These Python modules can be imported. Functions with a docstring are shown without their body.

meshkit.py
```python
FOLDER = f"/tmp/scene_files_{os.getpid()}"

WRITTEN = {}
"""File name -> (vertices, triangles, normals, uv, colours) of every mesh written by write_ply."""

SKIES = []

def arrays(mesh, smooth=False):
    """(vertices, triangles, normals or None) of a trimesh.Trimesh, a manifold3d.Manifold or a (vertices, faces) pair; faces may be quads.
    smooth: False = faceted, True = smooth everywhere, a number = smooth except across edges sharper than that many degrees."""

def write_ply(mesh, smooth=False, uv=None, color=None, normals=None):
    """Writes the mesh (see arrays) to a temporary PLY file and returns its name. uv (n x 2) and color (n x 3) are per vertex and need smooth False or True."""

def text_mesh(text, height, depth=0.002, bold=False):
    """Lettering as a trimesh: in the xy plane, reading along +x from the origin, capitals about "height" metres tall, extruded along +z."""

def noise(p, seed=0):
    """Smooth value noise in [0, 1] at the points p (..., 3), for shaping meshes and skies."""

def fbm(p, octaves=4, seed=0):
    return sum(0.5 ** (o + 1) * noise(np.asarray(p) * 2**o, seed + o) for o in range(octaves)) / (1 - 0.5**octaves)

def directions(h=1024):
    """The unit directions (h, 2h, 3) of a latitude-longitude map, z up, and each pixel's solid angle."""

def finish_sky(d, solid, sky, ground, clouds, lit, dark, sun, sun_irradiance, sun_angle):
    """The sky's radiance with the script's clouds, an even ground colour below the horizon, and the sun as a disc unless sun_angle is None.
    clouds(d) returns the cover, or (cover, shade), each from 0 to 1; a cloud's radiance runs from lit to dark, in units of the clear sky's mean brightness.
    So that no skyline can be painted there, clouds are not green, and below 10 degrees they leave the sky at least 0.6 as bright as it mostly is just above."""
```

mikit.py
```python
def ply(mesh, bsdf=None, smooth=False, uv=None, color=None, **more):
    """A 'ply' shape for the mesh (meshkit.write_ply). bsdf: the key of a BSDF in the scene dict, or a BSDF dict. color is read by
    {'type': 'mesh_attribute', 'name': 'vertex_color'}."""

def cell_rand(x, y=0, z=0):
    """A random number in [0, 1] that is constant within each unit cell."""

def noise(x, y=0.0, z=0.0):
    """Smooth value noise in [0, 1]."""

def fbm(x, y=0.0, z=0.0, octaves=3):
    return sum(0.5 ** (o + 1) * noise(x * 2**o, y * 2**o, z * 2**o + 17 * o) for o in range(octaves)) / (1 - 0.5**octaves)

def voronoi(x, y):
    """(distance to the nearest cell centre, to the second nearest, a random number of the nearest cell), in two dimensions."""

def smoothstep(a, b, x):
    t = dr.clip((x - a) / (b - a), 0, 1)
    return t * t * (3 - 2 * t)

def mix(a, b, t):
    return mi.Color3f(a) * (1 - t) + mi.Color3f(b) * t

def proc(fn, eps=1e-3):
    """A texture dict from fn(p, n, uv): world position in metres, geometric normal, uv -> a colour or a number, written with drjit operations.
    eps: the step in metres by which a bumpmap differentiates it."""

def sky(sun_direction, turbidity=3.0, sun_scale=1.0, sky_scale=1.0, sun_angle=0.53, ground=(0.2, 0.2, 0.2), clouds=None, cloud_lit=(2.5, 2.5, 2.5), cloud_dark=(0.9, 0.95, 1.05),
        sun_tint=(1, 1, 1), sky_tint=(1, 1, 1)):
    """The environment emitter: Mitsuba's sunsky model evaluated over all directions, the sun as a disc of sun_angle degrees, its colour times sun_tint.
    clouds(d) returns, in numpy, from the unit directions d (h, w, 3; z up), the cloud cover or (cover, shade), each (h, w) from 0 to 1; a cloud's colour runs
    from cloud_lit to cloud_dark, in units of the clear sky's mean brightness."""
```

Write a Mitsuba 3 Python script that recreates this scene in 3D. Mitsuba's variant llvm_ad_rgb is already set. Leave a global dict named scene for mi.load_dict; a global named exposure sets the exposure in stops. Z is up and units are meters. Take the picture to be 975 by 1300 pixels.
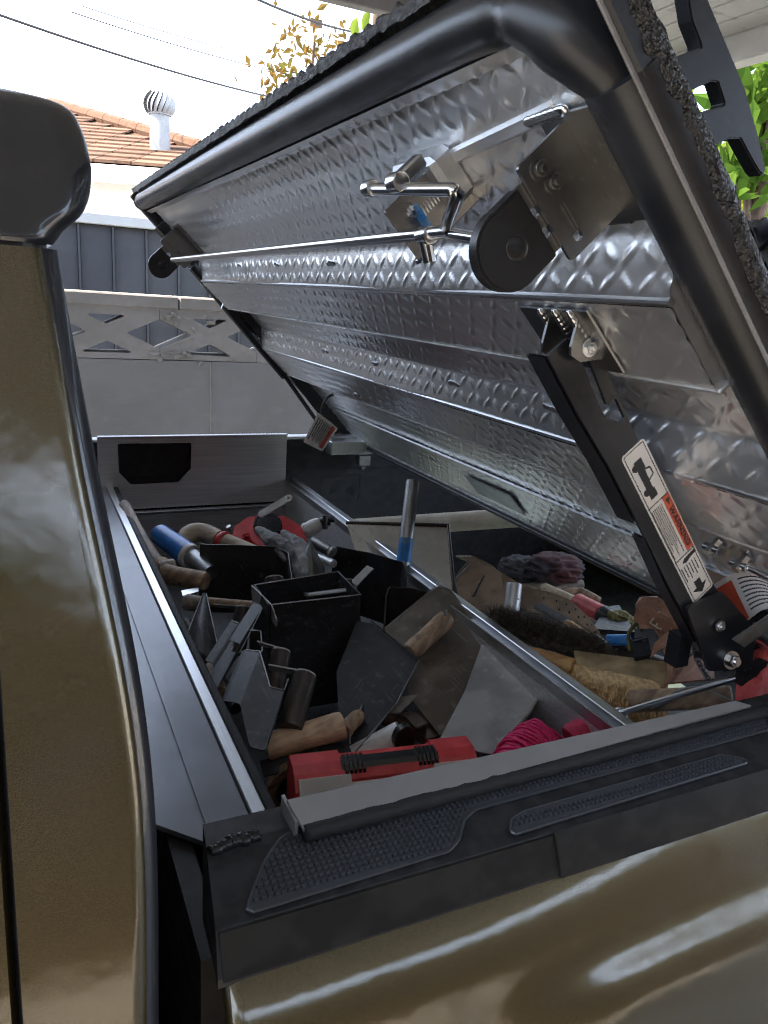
import math
import numpy as np
import trimesh
import shapely
from shapely.geometry import Polygon, Point, box as sbox
import manifold3d as m3
import drjit as dr
import mitsuba as mi
import mikit
import meshkit
from mikit import proc, noise, fbm, voronoi, cell_rand, smoothstep, mix

T = mi.ScalarTransform4f
scene, labels = {}, {}

# ---------------------------------------------------------------- camera, sky, exposure
CAM_POS = np.array([0.0, 0.0, 0.54])
CAM_RIGHT = np.array([0.90340157, -0.42363610, 0.06631786])
CAM_DOWN = np.array([-0.05745235, -0.27285248, -0.96033887])
CAM_FWD = np.array([0.42492921, 0.86376153, -0.27083424])
_m = np.eye(4)
_m[:3, 0], _m[:3, 1], _m[:3, 2], _m[:3, 3] = -CAM_RIGHT, -CAM_DOWN, CAM_FWD, CAM_POS
scene['camera'] = {'type': 'perspective', 'fov': 53.6243, 'fov_axis': 'x', 'near_clip': 0.02, 'far_clip': 500.0,
                   'to_world': T(_m)}
scene['sky'] = mikit.sky((-0.62, 0.06, 0.78), turbidity=4.0, sun_scale=1.0, sky_scale=1.1, sun_angle=1.0,
                         clouds=lambda d: np.clip(0.62 + 0.5 * (meshkit.fbm(d * 3.0, 4, 5) - 0.5), 0, 1),
                         cloud_lit=(2.15, 2.38, 2.75), cloud_dark=(1.15, 1.27, 1.5), sky_tint=(.96, 1.0, 1.05))
exposure = 3.8

# ---------------------------------------------------------------- small toolkit
COUNT = {}


def key_for(name):
    n = COUNT.get(name, 0)
    COUNT[name] = n + 1
    return name if n == 0 else f'{name}_{n:03d}'


def thing(name, label, cat, group=None):
    k = key_for(name)
    labels[k] = {'label': label, 'category': cat}
    if group:
        labels[k]['group'] = group
    return k


def part(parent, name, mesh, mat, smooth=False, label=None, stuff=False, **kw):
    k = key_for(f'{parent}__{name}')
    scene[k] = mikit.ply(mesh, mat, smooth, **kw)
    if label or stuff:
        labels[k] = {}
        if label:
            labels[k]['label'] = label
        if stuff:
            labels[k]['kind'] = 'stuff'
    return k


def single(name, mesh, mat, label, cat, smooth=False, group=None, **kw):
    k = thing(name, label, cat, group)
    scene[k] = mikit.ply(mesh, mat, smooth, **kw)
    return k


def struct(name, mesh, mat, label, smooth=False, parent=None):
    k = key_for(name if not parent else f'{parent}__{name}')
    scene[k] = mikit.ply(mesh, mat, smooth)
    if not parent:
        labels[k] = {'label': label, 'category': name.replace('_', ' '), 'kind': 'structure'}
    return k


def V(*a):
    return np.array(a[0] if len(a) == 1 else a, float)


def unit(v):
    v = np.asarray(v, float)
    return v / max(np.linalg.norm(v), 1e-12)


def cat(*ms):
    flat = []
    for m in ms:
        flat += m if isinstance(m, list) else [m]
    return trimesh.util.concatenate(flat)


def from_manifold(m):
    q = m.to_mesh()
    return trimesh.Trimesh(q.vert_properties[:, :3], q.tri_verts, process=False)


def block(lo, hi, r=0.0):
    lo, hi = np.array(lo, float), np.array(hi, float)
    lo, hi = np.minimum(lo, hi), np.maximum(lo, hi)
    if r <= 0:
        return trimesh.creation.box(bounds=[lo, hi])
    c = np.array([[x, y, z] for x in (lo[0], hi[0]) for y in (lo[1], hi[1]) for z in (lo[2], hi[2])])
    mid = (lo + hi) / 2
    pts = []
    for p in c:
        s = np.sign(p - mid)
        for k in range(3):
            q = p.copy()
            for j in range(3):
                if j != k:
                    q[j] -= s[j] * r
            pts.append(q)
    return trimesh.convex.convex_hull(np.array(pts))


def hull(pts):
    return trimesh.convex.convex_hull(np.array(pts, float))


def frame(axis, hint=(0, 0, 1)):
    a = unit(axis)
    h = np.array(hint, float)
    if abs(a @ unit(h)) > 0.95:
        h = V(1, 0, 0) if abs(a[0]) < 0.8 else V(0, 1, 0)
    b = unit(np.cross(h, a))
    return a, b, np.cross(a, b)


def rod(p0, p1, r0, r1=None, n=20, profile=None, cap_r=0.0):
    """A turned bar from p0 to p1: profile = [(t, radius factor)] along its length; ends softly rounded by cap_r."""
    p0, p1 = np.array(p0, float), np.array(p1, float)
    r1 = r0 if r1 is None else r1
    L = np.linalg.norm(p1 - p0)
    a, b, c = frame(p1 - p0)
    prof = profile or [(0, 1), (1, 1)]
    rings = []
    e = cap_r
    for t, k in prof:
        rings.append((t * L, (r0 + (r1 - r0) * t) * k))
    if e > 0:
        z0, q0 = rings[0]
        z1, q1 = rings[-1]
        rings = [(z0, q0 - e), (z0 + e * .3, q0 - e * .3), (z0 + e, q0)] + rings[1:-1] + [(z1 - e, q1), (z1 - e * .3, q1 - e * .3), (z1, q1 - e)]
    th = np.arange(n) * 2 * np.pi / n
    v = [p0 + a * rings[0][0]]
    for z, r in rings:
        v += list(p0 + a * z + r * (np.cos(th)[:, None] * b + np.sin(th)[:, None] * c))
    v.append(p0 + a * rings[-1][0])
    f = []
    m = len(rings)
    for i in range(n):
        j = (i + 1) % n
        f.append((0, 1 + j, 1 + i))
        for k in range(m - 1):
            A, B = 1 + k * n, 1 + (k + 1) * n
            f += [(A + i, A + j, B + j), (A + i, B + j, B + i)]
        A = 1 + (m - 1) * n
        f.append((A + i, A + j, 1 + m * n))
    return trimesh.Trimesh(np.array(v), np.array(f), process=False)


def tube(path, r, n=12, closed=False):
    """A round tube through the points of path; r is a number or one per point."""
    p = np.array(path, float)
    r = np.broadcast_to(np.asarray(r, float), (len(p),))
    d = np.gradient(p, axis=0) if not closed else np.roll(p, -1, 0) - np.roll(p, 1, 0)
    d /= np.linalg.norm(d, axis=1, keepdims=True) + 1e-12
    _, b, c = frame(d[0])
    th = np.arange(n) * 2 * np.pi / n
    v = []
    for i in range(len(p)):
        b = unit(b - d[i] * (b @ d[i]))
        c = np.cross(d[i], b)
        v.append(p[i] + r[i] * (np.cos(th)[:, None] * b + np.sin(th)[:, None] * c))
    v = np.concatenate(v)
    f = []
    m = len(p)
    for k in range(m if closed else m - 1):
        A, B = k * n, ((k + 1) % m) * n
        for i in range(n):
            j = (i + 1) % n
            f += [(A + i, A + j, B + j), (A + i, B + j, B + i)]
    if not closed:
        v = np.vstack([v, p[0], p[-1]])
        for i in range(n):
            j = (i + 1) % n
            f += [(m * n, j, i), (m * n + 1, (m - 1) * n + i, (m - 1) * n + j)]
    return trimesh.Trimesh(v, np.array(f), process=False)


def curve(points, n=40):
    """Catmull-Rom through the points."""
    p = np.array(points, float)
    p = np.vstack([2 * p[0] - p[1], p, 2 * p[-1] - p[-2]])
    out = []
    k = max(2, n // (len(p) - 3))
    for i in range(1, len(p) - 2):
        for t in np.linspace(0, 1, k, endpoint=False):
            a, b, c, d = p[i - 1], p[i], p[i + 1], p[i + 2]
            out.append(.5 * (2 * b + (c - a) * t + (2 * a - 5 * b + 4 * c - d) * t * t + (3 * b - 3 * c + d - a) * t ** 3))
    out.append(p[-2])
    return np.array(out)


def extrude(poly, depth):
    geoms = getattr(poly, 'geoms', [poly])
    return cat([trimesh.creation.extrude_polygon(g, depth, engine='earcut') for g in geoms])


def slab(poly2, origin, ex, ey, th, bevel=0.0):
    """A plate: the 2-D polygon in the plane origin + a*ex + b*ey, th thick towards -(ex x ey) and with bevelled front rim."""
    ez = unit(np.cross(ex, ey))
    if bevel > 0:
        inner = poly2.buffer(-bevel)
        m = cat([extrude(poly2, th - bevel)])
        m2 = extrude(inner, th)
        m = cat([m, m2])
    else:
        m = extrude(poly2, th)
    v = m.vertices
    w = np.array(origin, float) + v[:, :1] * np.array(ex, float) + v[:, 1:2] * np.array(ey, float) + (v[:, 2:] - th) * ez
    return trimesh.Trimesh(w, m.faces, process=False)


def plate(corners, th=0.003, round_=0.0, holes=(), front=None):
    """A sheet-metal plate through 3-D corners (best plane), th thick, corners rounded; front = point on its front side."""
    p = np.array(corners, float)
    o = p.mean(0)
    _, _, vt = np.linalg.svd(p - o)
    n = vt[2]
    front = CAM_POS if front is None else np.array(front, float)
    if n @ (front - o) < 0:
        n = -n
    ex = unit(p[1] - p[0] - n * ((p[1] - p[0]) @ n))
    ey = np.cross(n, ex)
    q = np.stack([(p - o) @ ex, (p - o) @ ey], 1)
    poly = Polygon(q)
    if not poly.is_valid:
        poly = poly.buffer(0)
    if round_ > 0:
        poly = poly.buffer(-round_).buffer(round_, quad_segs=6)
    for h in holes:
        h = np.array(h, float)
        poly = poly.difference(Polygon(np.stack([(h - o) @ ex, (h - o) @ ey], 1)))
    return slab(poly, o, ex, ey, th)


def ext_y(poly, y0, y1):
    """The polygon of (x, z) swept from y0 to y1."""
    m = extrude(poly, abs(y1 - y0))
    v = m.vertices
    return trimesh.Trimesh(np.stack([v[:, 0], max(y0, y1) - v[:, 2], v[:, 1]], 1), m.faces, process=False)


def ext_x(poly, x0, x1):
    """The polygon of (y, z) swept from x0 to x1."""
    m = extrude(poly, abs(x1 - x0))
    v = m.vertices
    return trimesh.Trimesh(np.stack([min(x0, x1) + v[:, 2], v[:, 0], v[:, 1]], 1), m.faces, process=False)


def grid(P, flip=False):
    """A surface from an (a, b, 3) array of points."""
    a, b = P.shape[:2]
    i = np.arange(a * b).reshape(a, b)
    q = np.stack([i[:-1, :-1], i[1:, :-1], i[1:, 1:], i[:-1, 1:]], -1).reshape(-1, 4)
    f = np.vstack([q[:, [0, 1, 2]], q[:, [0, 2, 3]]])
    if flip:
        f = f[:, ::-1]
    return trimesh.Trimesh(P.reshape(-1, 3), f, process=False)


def bolt_head(p, axis, r=0.006, h=0.005, hexa=True):
    a = unit(axis)
    m = rod(p, np.array(p) + a * h, r, n=6 if hexa else 16, cap_r=r * .15)
    w = rod(np.array(p) - a * .001, np.array(p) + a * .0015, r * 1.45, n=18)
    d = rod(np.array(p) + a * h * .9, np.array(p) + a * (h + .003), r * .5, n=10)
    return cat(m, w, d)


# ---------------------------------------------------------------- materials
def rgb(c):
    return {'type': 'rgb', 'value': list(c) if not isinstance(c, (int, float)) else [c] * 3}


def tex(c):
    return proc(c) if callable(c) else rgb(c)


def mat(name, color, rough=0.5, metal=0.0, bump=None, bump_scale=0.001, eps=1e-3, two=True, **kw):
    d = {'type': 'principled', 'base_color': tex(color), 'roughness': tex(rough) if callable(rough) else float(rough), 'metallic': float(metal)}
    d.update({k: float(v) for k, v in kw.items()})
    if bump:
        d = {'type': 'bumpmap', 'arbitrary': proc(bump, eps), 'scale': float(bump_scale), 'bsdf': d}
    if two:
        d = {'type': 'twosided', 'bsdf': d}
    scene['mat_' + name] = d
    return 'mat_' + name


def speckle(a, b, s, lo=.35, hi=.65, octaves=4):
    return lambda p, n, uv: mix(a, b, smoothstep(lo, hi, fbm(p.x * s, p.y * s, p.z * s, octaves)))


def worn(a, b, c, s, s2, scratch=.55):
    """Base a, patches of b, smears and long scratches of c in two directions."""
    def f(p, n, uv):
        k = mix(a, b, smoothstep(.38, .66, fbm(p.x * s, p.y * s, p.z * s, 4)))
        k = mix(k, c, smoothstep(.60, .82, fbm(p.x * s2 + 9, p.y * s2, p.z * s2, 3)) * .45)
        g = smoothstep(.35, .6, fbm(p.x * 11 + 3, p.y * 11, p.z * 11, 2))
        l1 = smoothstep(.80, .93, noise((p.x * .8 + p.z * .6) * 620, (p.y - p.x * .5) * 26, (p.z * .8 - p.x * .6) * 40))
        l2 = smoothstep(.84, .95, noise((p.y * .7 - p.z * .7) * 700, (p.x + p.z) * 22, p.y * 30))
        return mix(k, c, dr.minimum(l1 + l2, 1.0) * g * scratch)
    return f


def grain(a, b, s, ax):
    """Wood grain stretched along the axis ax (world)."""
    ax = unit(ax)

    def f(p, n, uv):
        al = p.x * ax[0] + p.y * ax[1] + p.z * ax[2]
        q = [p.x - al * ax[0] * .93, p.y - al * ax[1] * .93, p.z - al * ax[2] * .93]
        k = fbm(q[0] * s, q[1] * s, q[2] * s, 4)
        d = smoothstep(.45, .8, fbm(p.x * 28, p.y * 28, p.z * 28, 3))
        return mix(mix(a, b, smoothstep(.3, .7, k)), [x * .45 for x in b], d * .6)
    return f


scene['mat_bronze_paint'] = {'type': 'twosided', 'bsdf': {'type': 'bumpmap', 'arbitrary': proc(lambda p, n, uv: fbm(p.x * 45, p.y * 45, p.z * 45, 3), 2e-3), 'scale': .00035, 'bsdf': {'type': 'blendbsdf', 'weight': .09,
    'base': {'type': 'principled', 'base_color': proc(lambda p, n, uv: mix((.042, .034, .014), (.125, .098, .042), cell_rand(p.x * 1500, p.y * 1500, p.z * 1500) * .7 + .15)), 'roughness': .40, 'metallic': .8},
    'coat': {'type': 'roughconductor', 'alpha': proc(lambda p, n, uv: .020 + .025 * smoothstep(.5, .8, fbm(p.x * 40, p.y * 40, p.z * 40, 4))), 'specular_reflectance': rgb((.95, .95, .95))}}}}
BRONZE = 'mat_bronze_paint'
scene['mat_dark_paint'] = {'type': 'twosided', 'bsdf': {'type': 'blendbsdf', 'weight': .05,
    'base': {'type': 'principled', 'base_color': rgb((.020, .023, .030)), 'roughness': .35, 'metallic': .4},
    'coat': {'type': 'roughconductor', 'alpha': .012, 'specular_reflectance': rgb((.95, .95, .95))}}}
DARK_PAINT = 'mat_dark_paint'
BLACK_TRIM = mat('black_trim', speckle((.018, .019, .021), (.03, .031, .034), 60), rough=.42, specular=.3,
                 bump=lambda p, n, uv: fbm(p.x * 900, p.y * 900, p.z * 900, 2), bump_scale=.0002, eps=3e-4)
RIDGE_TRIM = mat('ridge_trim', speckle((.013, .0125, .012), (.022, .021, .019), 40), rough=.55, specular=.15,
                 bump=lambda p, n, uv: fbm(p.x * 1400, p.y * 1400, p.z * 1400, 2), bump_scale=.0003, eps=2e-4)
PAD = mat('pad_rubber', (.045, .050, .058), rough=.28)
RUBBER = mat('rubber', speckle((.012, .013, .015), (.024, .025, .028), 25), rough=.36)
SEAL = mat('seal_rubber', speckle((.010, .011, .013), (.02, .021, .024), 14), rough=.32)
FOAM = mat('foam_strip', (.012, .0125, .014), rough=.7,
           bump=lambda p, n, uv: fbm(p.x * 600, p.y * 600, p.z * 600, 3), bump_scale=.0012, eps=4e-4)
COATING = mat('spray_coating', speckle((.012, .012, .013), (.03, .029, .028), 300), rough=.26,
              bump=lambda p, n, uv: fbm(p.x * 420, p.y * 420, p.z * 420, 3), bump_scale=.004, eps=4e-4)
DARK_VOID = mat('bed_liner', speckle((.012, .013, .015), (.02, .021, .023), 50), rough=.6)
PANEL_BLACK = mat('satin_black_panel', speckle((.15, .158, .18), (.18, .19, .215), 12), rough=.32, metal=.4)
ALU_TREAD = mat('tread_aluminium', lambda p, n, uv: mix((.80, .80, .80), (.91, .91, .90), fbm(p.x * 30, p.y * 6, p.z * 30, 3)),
                rough=lambda p, n, uv: .19 + .18 * fbm(p.x * 45, p.y * 12, p.z * 45, 3), metal=.90)
ALU = mat('brushed_aluminium', lambda p, n, uv: mix((.55, .56, .58), (.74, .75, .77), fbm(p.x * 300, p.y * 6, p.z * 300, 3)), rough=.34, metal=1.0)
ALU_PLATE = mat('mill_aluminium', lambda p, n, uv: mix((.52, .52, .52), (.82, .82, .81), fbm(p.x * 7, p.y * 200, p.z * 260, 3)), rough=.46, metal=.82)
ALU_LEDGE = mat('satin_aluminium', speckle((.33, .33, .335), (.38, .38, .385), 8), rough=.5, metal=.55)
ALU_DULL = mat('dull_aluminium', worn((.42, .43, .45), (.32, .33, .34), (.5, .5, .5), 25, 90), rough=.42, metal=1.0)
STEEL = mat('bare_steel', worn((.25, .25, .25), (.20, .198, .195), (.33, .33, .325), 22, 160), rough=.36, metal=1.0)
CHROME = mat('zinc_plate', (.66, .68, .70), rough=.2, metal=1.0)
DARK_STEEL = mat('blued_steel', worn((.030, .031, .035), (.020, .018, .018), (.085, .083, .085), 14, 120), rough=.48, metal=.2, specular=.3)
DARK_BROWN_STEEL = mat('browned_steel', worn((.066, .055, .05), (.045, .036, .034), (.11, .095, .085), 16, 110), rough=.45, metal=.7)
STAINED_STEEL = mat('stained_steel', worn((.05, .05, .052), (.036, .035, .034), (.21, .215, .16), 16, 38), rough=.5, metal=.5)
RUSTY = mat('rusty_blade', worn((.20, .17, .135), (.12, .098, .075), (.30, .26, .21), 15, 75), rough=.55, metal=.45)
PALE_STEEL = mat('pale_blade', worn((.40, .395, .38), (.29, .28, .265), (.52, .51, .49), 18, 70), rough=.5, metal=.5)
MORTAR_STEEL = mat('mortar_blade', worn((.26, .24, .205), (.15, .13, .105), (.36, .34, .30), 28, 85), rough=.6, metal=.25)
WOOD = mat('light_wood', grain((.60, .42, .27), (.44, .28, .17), 160, (.8, .2, .1)), rough=.55)
WOOD_PALE = mat('pale_wood', grain((.44, .35, .25), (.33, .25, .17), 140, (.9, -.2, 0)), rough=.6)
WOOD_OLD = mat('old_wood', grain((.40, .28, .18), (.21, .135, .085), 140, (.6, .2, .6)), rough=.62)
WOOD_GREY = mat('weathered_wood', grain((.36, .30, .25), (.21, .17, .14), 120, (.1, .9, .1)), rough=.62)
WOOD_YELLOW = mat('varnished_wood', grain((.50, .29, .11), (.36, .19, .07), 150, (.7, -.3, .1)), rough=.4)
WOOD_BOARD = mat('brush_board', grain((.42, .31, .165), (.32, .23, .12), 130, (.9, -.2, 0)), rough=.5)
LEATHER = mat('leather', worn((.30, .145, .082), (.19, .088, .048), (.40, .22, .135), 40, 130), rough=.45,
              bump=lambda p, n, uv: fbm(p.x * 500, p.y * 500, p.z * 500, 3), bump_scale=.0006, eps=4e-4)
LEATHER_OLD = mat('old_leather', worn((.24, .165, .105), (.14, .092, .056), (.33, .245, .165), 30, 90), rough=.58,
                  bump=lambda p, n, uv: fbm(p.x * 380, p.y * 380, p.z * 380, 3), bump_scale=.0008, eps=4e-4)
RED = mat('red_plastic', speckle((.66, .075, .085), (.58, .06, .065), 60), rough=.36)
RED_DULL = mat('dusty_red_plastic', speckle((.44, .065, .06), (.36, .045, .045), 50), rough=.45)
RED_BAND = mat('red_band', (.42, .04, .04), rough=.5)
PINK = mat('pink_twine', speckle((.72, .035, .17), (.58, .022, .12), 250), rough=.65)
PINK_DARK = mat('magenta_twine', speckle((.45, .02, .07), (.35, .015, .05), 250), rough=.7)
BLUE = mat('blue_grip', speckle((.012, .16, .52), (.015, .12, .42), 30), rough=.3)
BLUE_PAINT = mat('blue_paint', speckle((.015, .17, .48), (.10, .22, .4), 60, .5, .7), rough=.45)
WHITE = mat('white_plastic', speckle((.60, .60, .58), (.46, .45, .43), 30), rough=.42)
CREAM = mat('cream_board', worn((.46, .42, .345), (.38, .34, .275), (.27, .235, .185), 16, 75), rough=.7)
GREY_CLOTH = mat('grey_glove', worn((.27, .27, .275), (.17, .175, .19), (.40, .37, .30), 45, 95), rough=.8,
                 bump=lambda p, n, uv: fbm(p.x * 250, p.y * 250, p.z * 250, 3), bump_scale=.002, eps=6e-4)
TARP = mat('yellow_tarp', speckle((.80, .78, .40), (.72, .74, .62), 2.2, .4, .6), rough=.6)
OLIVE_CLOTH = mat('olive_cloth', speckle((.12, .105, .03), (.075, .066, .02), 60), rough=.85)
RAG = mat('dark_red_rag', speckle((.085, .03, .03), (.035, .03, .036), 22), rough=.9)
RAG_GREY = mat('dark_grey_rag', speckle((.055, .055, .062), (.035, .035, .04), 30), rough=.9)
BLACK_PLASTIC = mat('black_plastic', (.010, .010, .011), rough=.36)
CLEAR = 'mat_clear_lid'
scene[CLEAR] = {'type': 'twosided', 'bsdf': {'type': 'principled', 'base_color': rgb((.50, .49, .49)), 'roughness': .2, 'spec_trans': 0.0, 'specular': .6, 'clearcoat': 1.0}}
BRISTLE_DARK = mat('horsehair', speckle((.06, .047, .038), (.12, .095, .075), 140), rough=.7)
BRISTLE_STRAW = mat('straw_bristle', speckle((.66, .47, .24), (.46, .31, .14), 220), rough=.7)
STICKER = mat('sticker_white', (.66, .63, .60), rough=.45)
STICKER_RED = mat('sticker_red', (.50, .085, .045), rough=.45)
INK = mat('ink', (.02, .02, .022), rough=.5)
POWDER = mat('black_powder_coat', (.013, .014, .017), rough=.33)
CONCRETE = mat('driveway', speckle((.20, .195, .18), (.26, .25, .235), 3), rough=.9)
BLOCK = mat('painted_block', worn((.165, .165, .168), (.15, .149, .15), (.19, .19, .19), 4, 26), rough=.88,
            bump=lambda p, n, uv: fbm(p.x * 70, p.y * 70, p.z * 70, 4), bump_scale=.006, eps=1e-3)
BLOCK_PALE = mat('pale_block', worn((.215, .205, .20), (.185, .178, .172), (.155, .148, .145), 9, 40), rough=.88,
                 bump=lambda p, n, uv: fbm(p.x * 60, p.y * 60, p.z * 60, 4), bump_scale=.008, eps=1e-3)
FENCE = mat('dark_fence', speckle((.038, .041, .052), (.052, .055, .066), 4), rough=.6)
STUCCO = mat('white_stucco', speckle((.74, .73, .71), (.8, .79, .77), 5), rough=.9)
FASCIA = mat('white_fascia', (.78, .77, .75), rough=.6)
SHINGLE = [mat(f'shingle_{w}', speckle(a, b, 30), rough=.9) for w, a, b in (('tan', (.105, .056, .035), (.125, .07, .047)), ('brown', (.085, .045, .029), (.10, .058, .038)), ('pale', (.115, .068, .045), (.14, .084, .057)))]
PAINT_WOOD = mat('peeling_paint', worn((.40, .41, .42), (.36, .365, .37), (.10, .09, .08), 5, 22), rough=.75)
PAINT_BEAM = mat('painted_beam', speckle((.50, .51, .52), (.43, .44, .45), 7), rough=.6)
FASCIA_GREY = mat('grey_fascia', speckle((.17, .175, .19), (.21, .215, .23), 7), rough=.6)
GALV = mat('galvanised', speckle((.62, .63, .64), (.52, .53, .54), 20), rough=.4, metal=.6)
VENT = mat('vent_metal', speckle((.30, .31, .32), (.36, .37, .38), 8), rough=.5, metal=.2)
VENT_DARK = mat('vent_gap', (.12, .125, .13), rough=.7)
BARK = mat('bark', speckle((.13, .09, .065), (.07, .05, .035), 20), rough=.9)


def leafy(name, a, b, trans=.5):
    scene['mat_' + name] = {'type': 'principledthin', 'base_color': proc(lambda p, n, uv: mix(a, b, fbm(p.x * 3, p.y * 3, p.z * 3, 3))), 'roughness': .5, 'diff_trans': trans * 2, 'specular': .3} if False else \
        {'type': 'principledthin', 'base_color': proc(lambda p, n, uv: mix(a, b, fbm(p.x * 3, p.y * 3, p.z * 3, 3))), 'roughness': .5, 'diff_trans': 1.0 if name != 'hedge_leaf' else .3}
    return 'mat_' + name


LEAF = leafy('green_leaf', (.05, .12, .02), (.12, .20, .03))
LEAF_DARK = leafy('hedge_leaf', (.018, .04, .010), (.035, .065, .014))
FENCE_BROWN = mat('brown_fence', speckle((.075, .052, .036), (.10, .07, .048), 6), rough=.8)
LEAF_BRIGHT = leafy('bright_leaf', (.16, .26, .03), (.28, .34, .05))
LEAF_ORANGE = leafy('orange_leaf', (.24, .10, .03), (.10, .13, .03))
LEAF_YELLOW = leafy('yellow_leaf', (.34, .36, .04), (.22, .32, .04))

# ---------------------------------------------------------------- the setting
GROUND = -1.25
struct('ground', block((-60, -60, GROUND - .2), (60, 60, GROUND)), CONCRETE, 'grey concrete driveway under the truck')

# carport: boards under the roof, a beam along its open end, a fascia on its far side
cp = thing('carport', 'carport roof of peeling grey boards with pale end beam above the truck', 'carport')
RX, RY, RZ = 2.44, 2.70, 1.5
for i in range(36):
    x1 = RX - .05 - i * .125
    if i < 30:
        part(cp, 'board', block((x1 - .121, -1.85, RZ + .03), (x1, RY - .02, RZ + .05), .004), PAINT_WOOD)
part(cp, 'roof_deck', block((-1.5, -1.9, RZ + .055), (RX + .06, RY + .03, RZ + .09)), PAINT_WOOD)
part(cp, 'end_beam', block((RX - .04, -1.9, RZ - .06), (RX + .04, RY + .02, RZ + .05), .006), PAINT_BEAM)
part(cp, 'fascia', block((-1.5, RY - .018, RZ - .03), (RX - .045, RY + .03, RZ + .05), .004), FASCIA_GREY)
for y in (-1.5, RY - .12):
    part(cp, 'post', block((RX - .05, y, GROUND), (RX + .05, y + .1, RZ - .062), .006), PAINT_BEAM) if y < 0 else None
    if y < 0:
        part(cp, 'post', block((-1.45, y, GROUND), (-1.35, y + .1, RZ + .028), .006), PAINT_BEAM)

# block wall with a course of pierced screen blocks on top
WY, WT = 3.2, .49
bw = thing('block_wall', 'painted grey block wall with a course of pierced screen blocks along its top', 'wall')
rs = np.random.default_rng(4)
for x0, x1 in ((-1.8, .7285), (.7315, 1.38)):
    gx, gz = np.meshgrid(np.linspace(x0, x1, 120), np.linspace(GROUND, WT - .253, 90), indexing='ij')
    q = np.stack([gx * 9, gz * 9, 0 * gx], -1)
    gy = WY + .006 * (meshkit.fbm(q, 4, 3) - .5) + .004 * np.abs(np.sin(gz * math.pi / .2)) ** 14 * 0
    part(bw, 'render_coat', grid(np.stack([gx, gy, gz], -1)), BLOCK, True)
part(bw, 'block_core', block((-1.8, WY + .012, GROUND), (1.38, WY + .147, WT - .253)), BLOCK)
sx = np.linspace(0, 1, 30)
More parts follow.
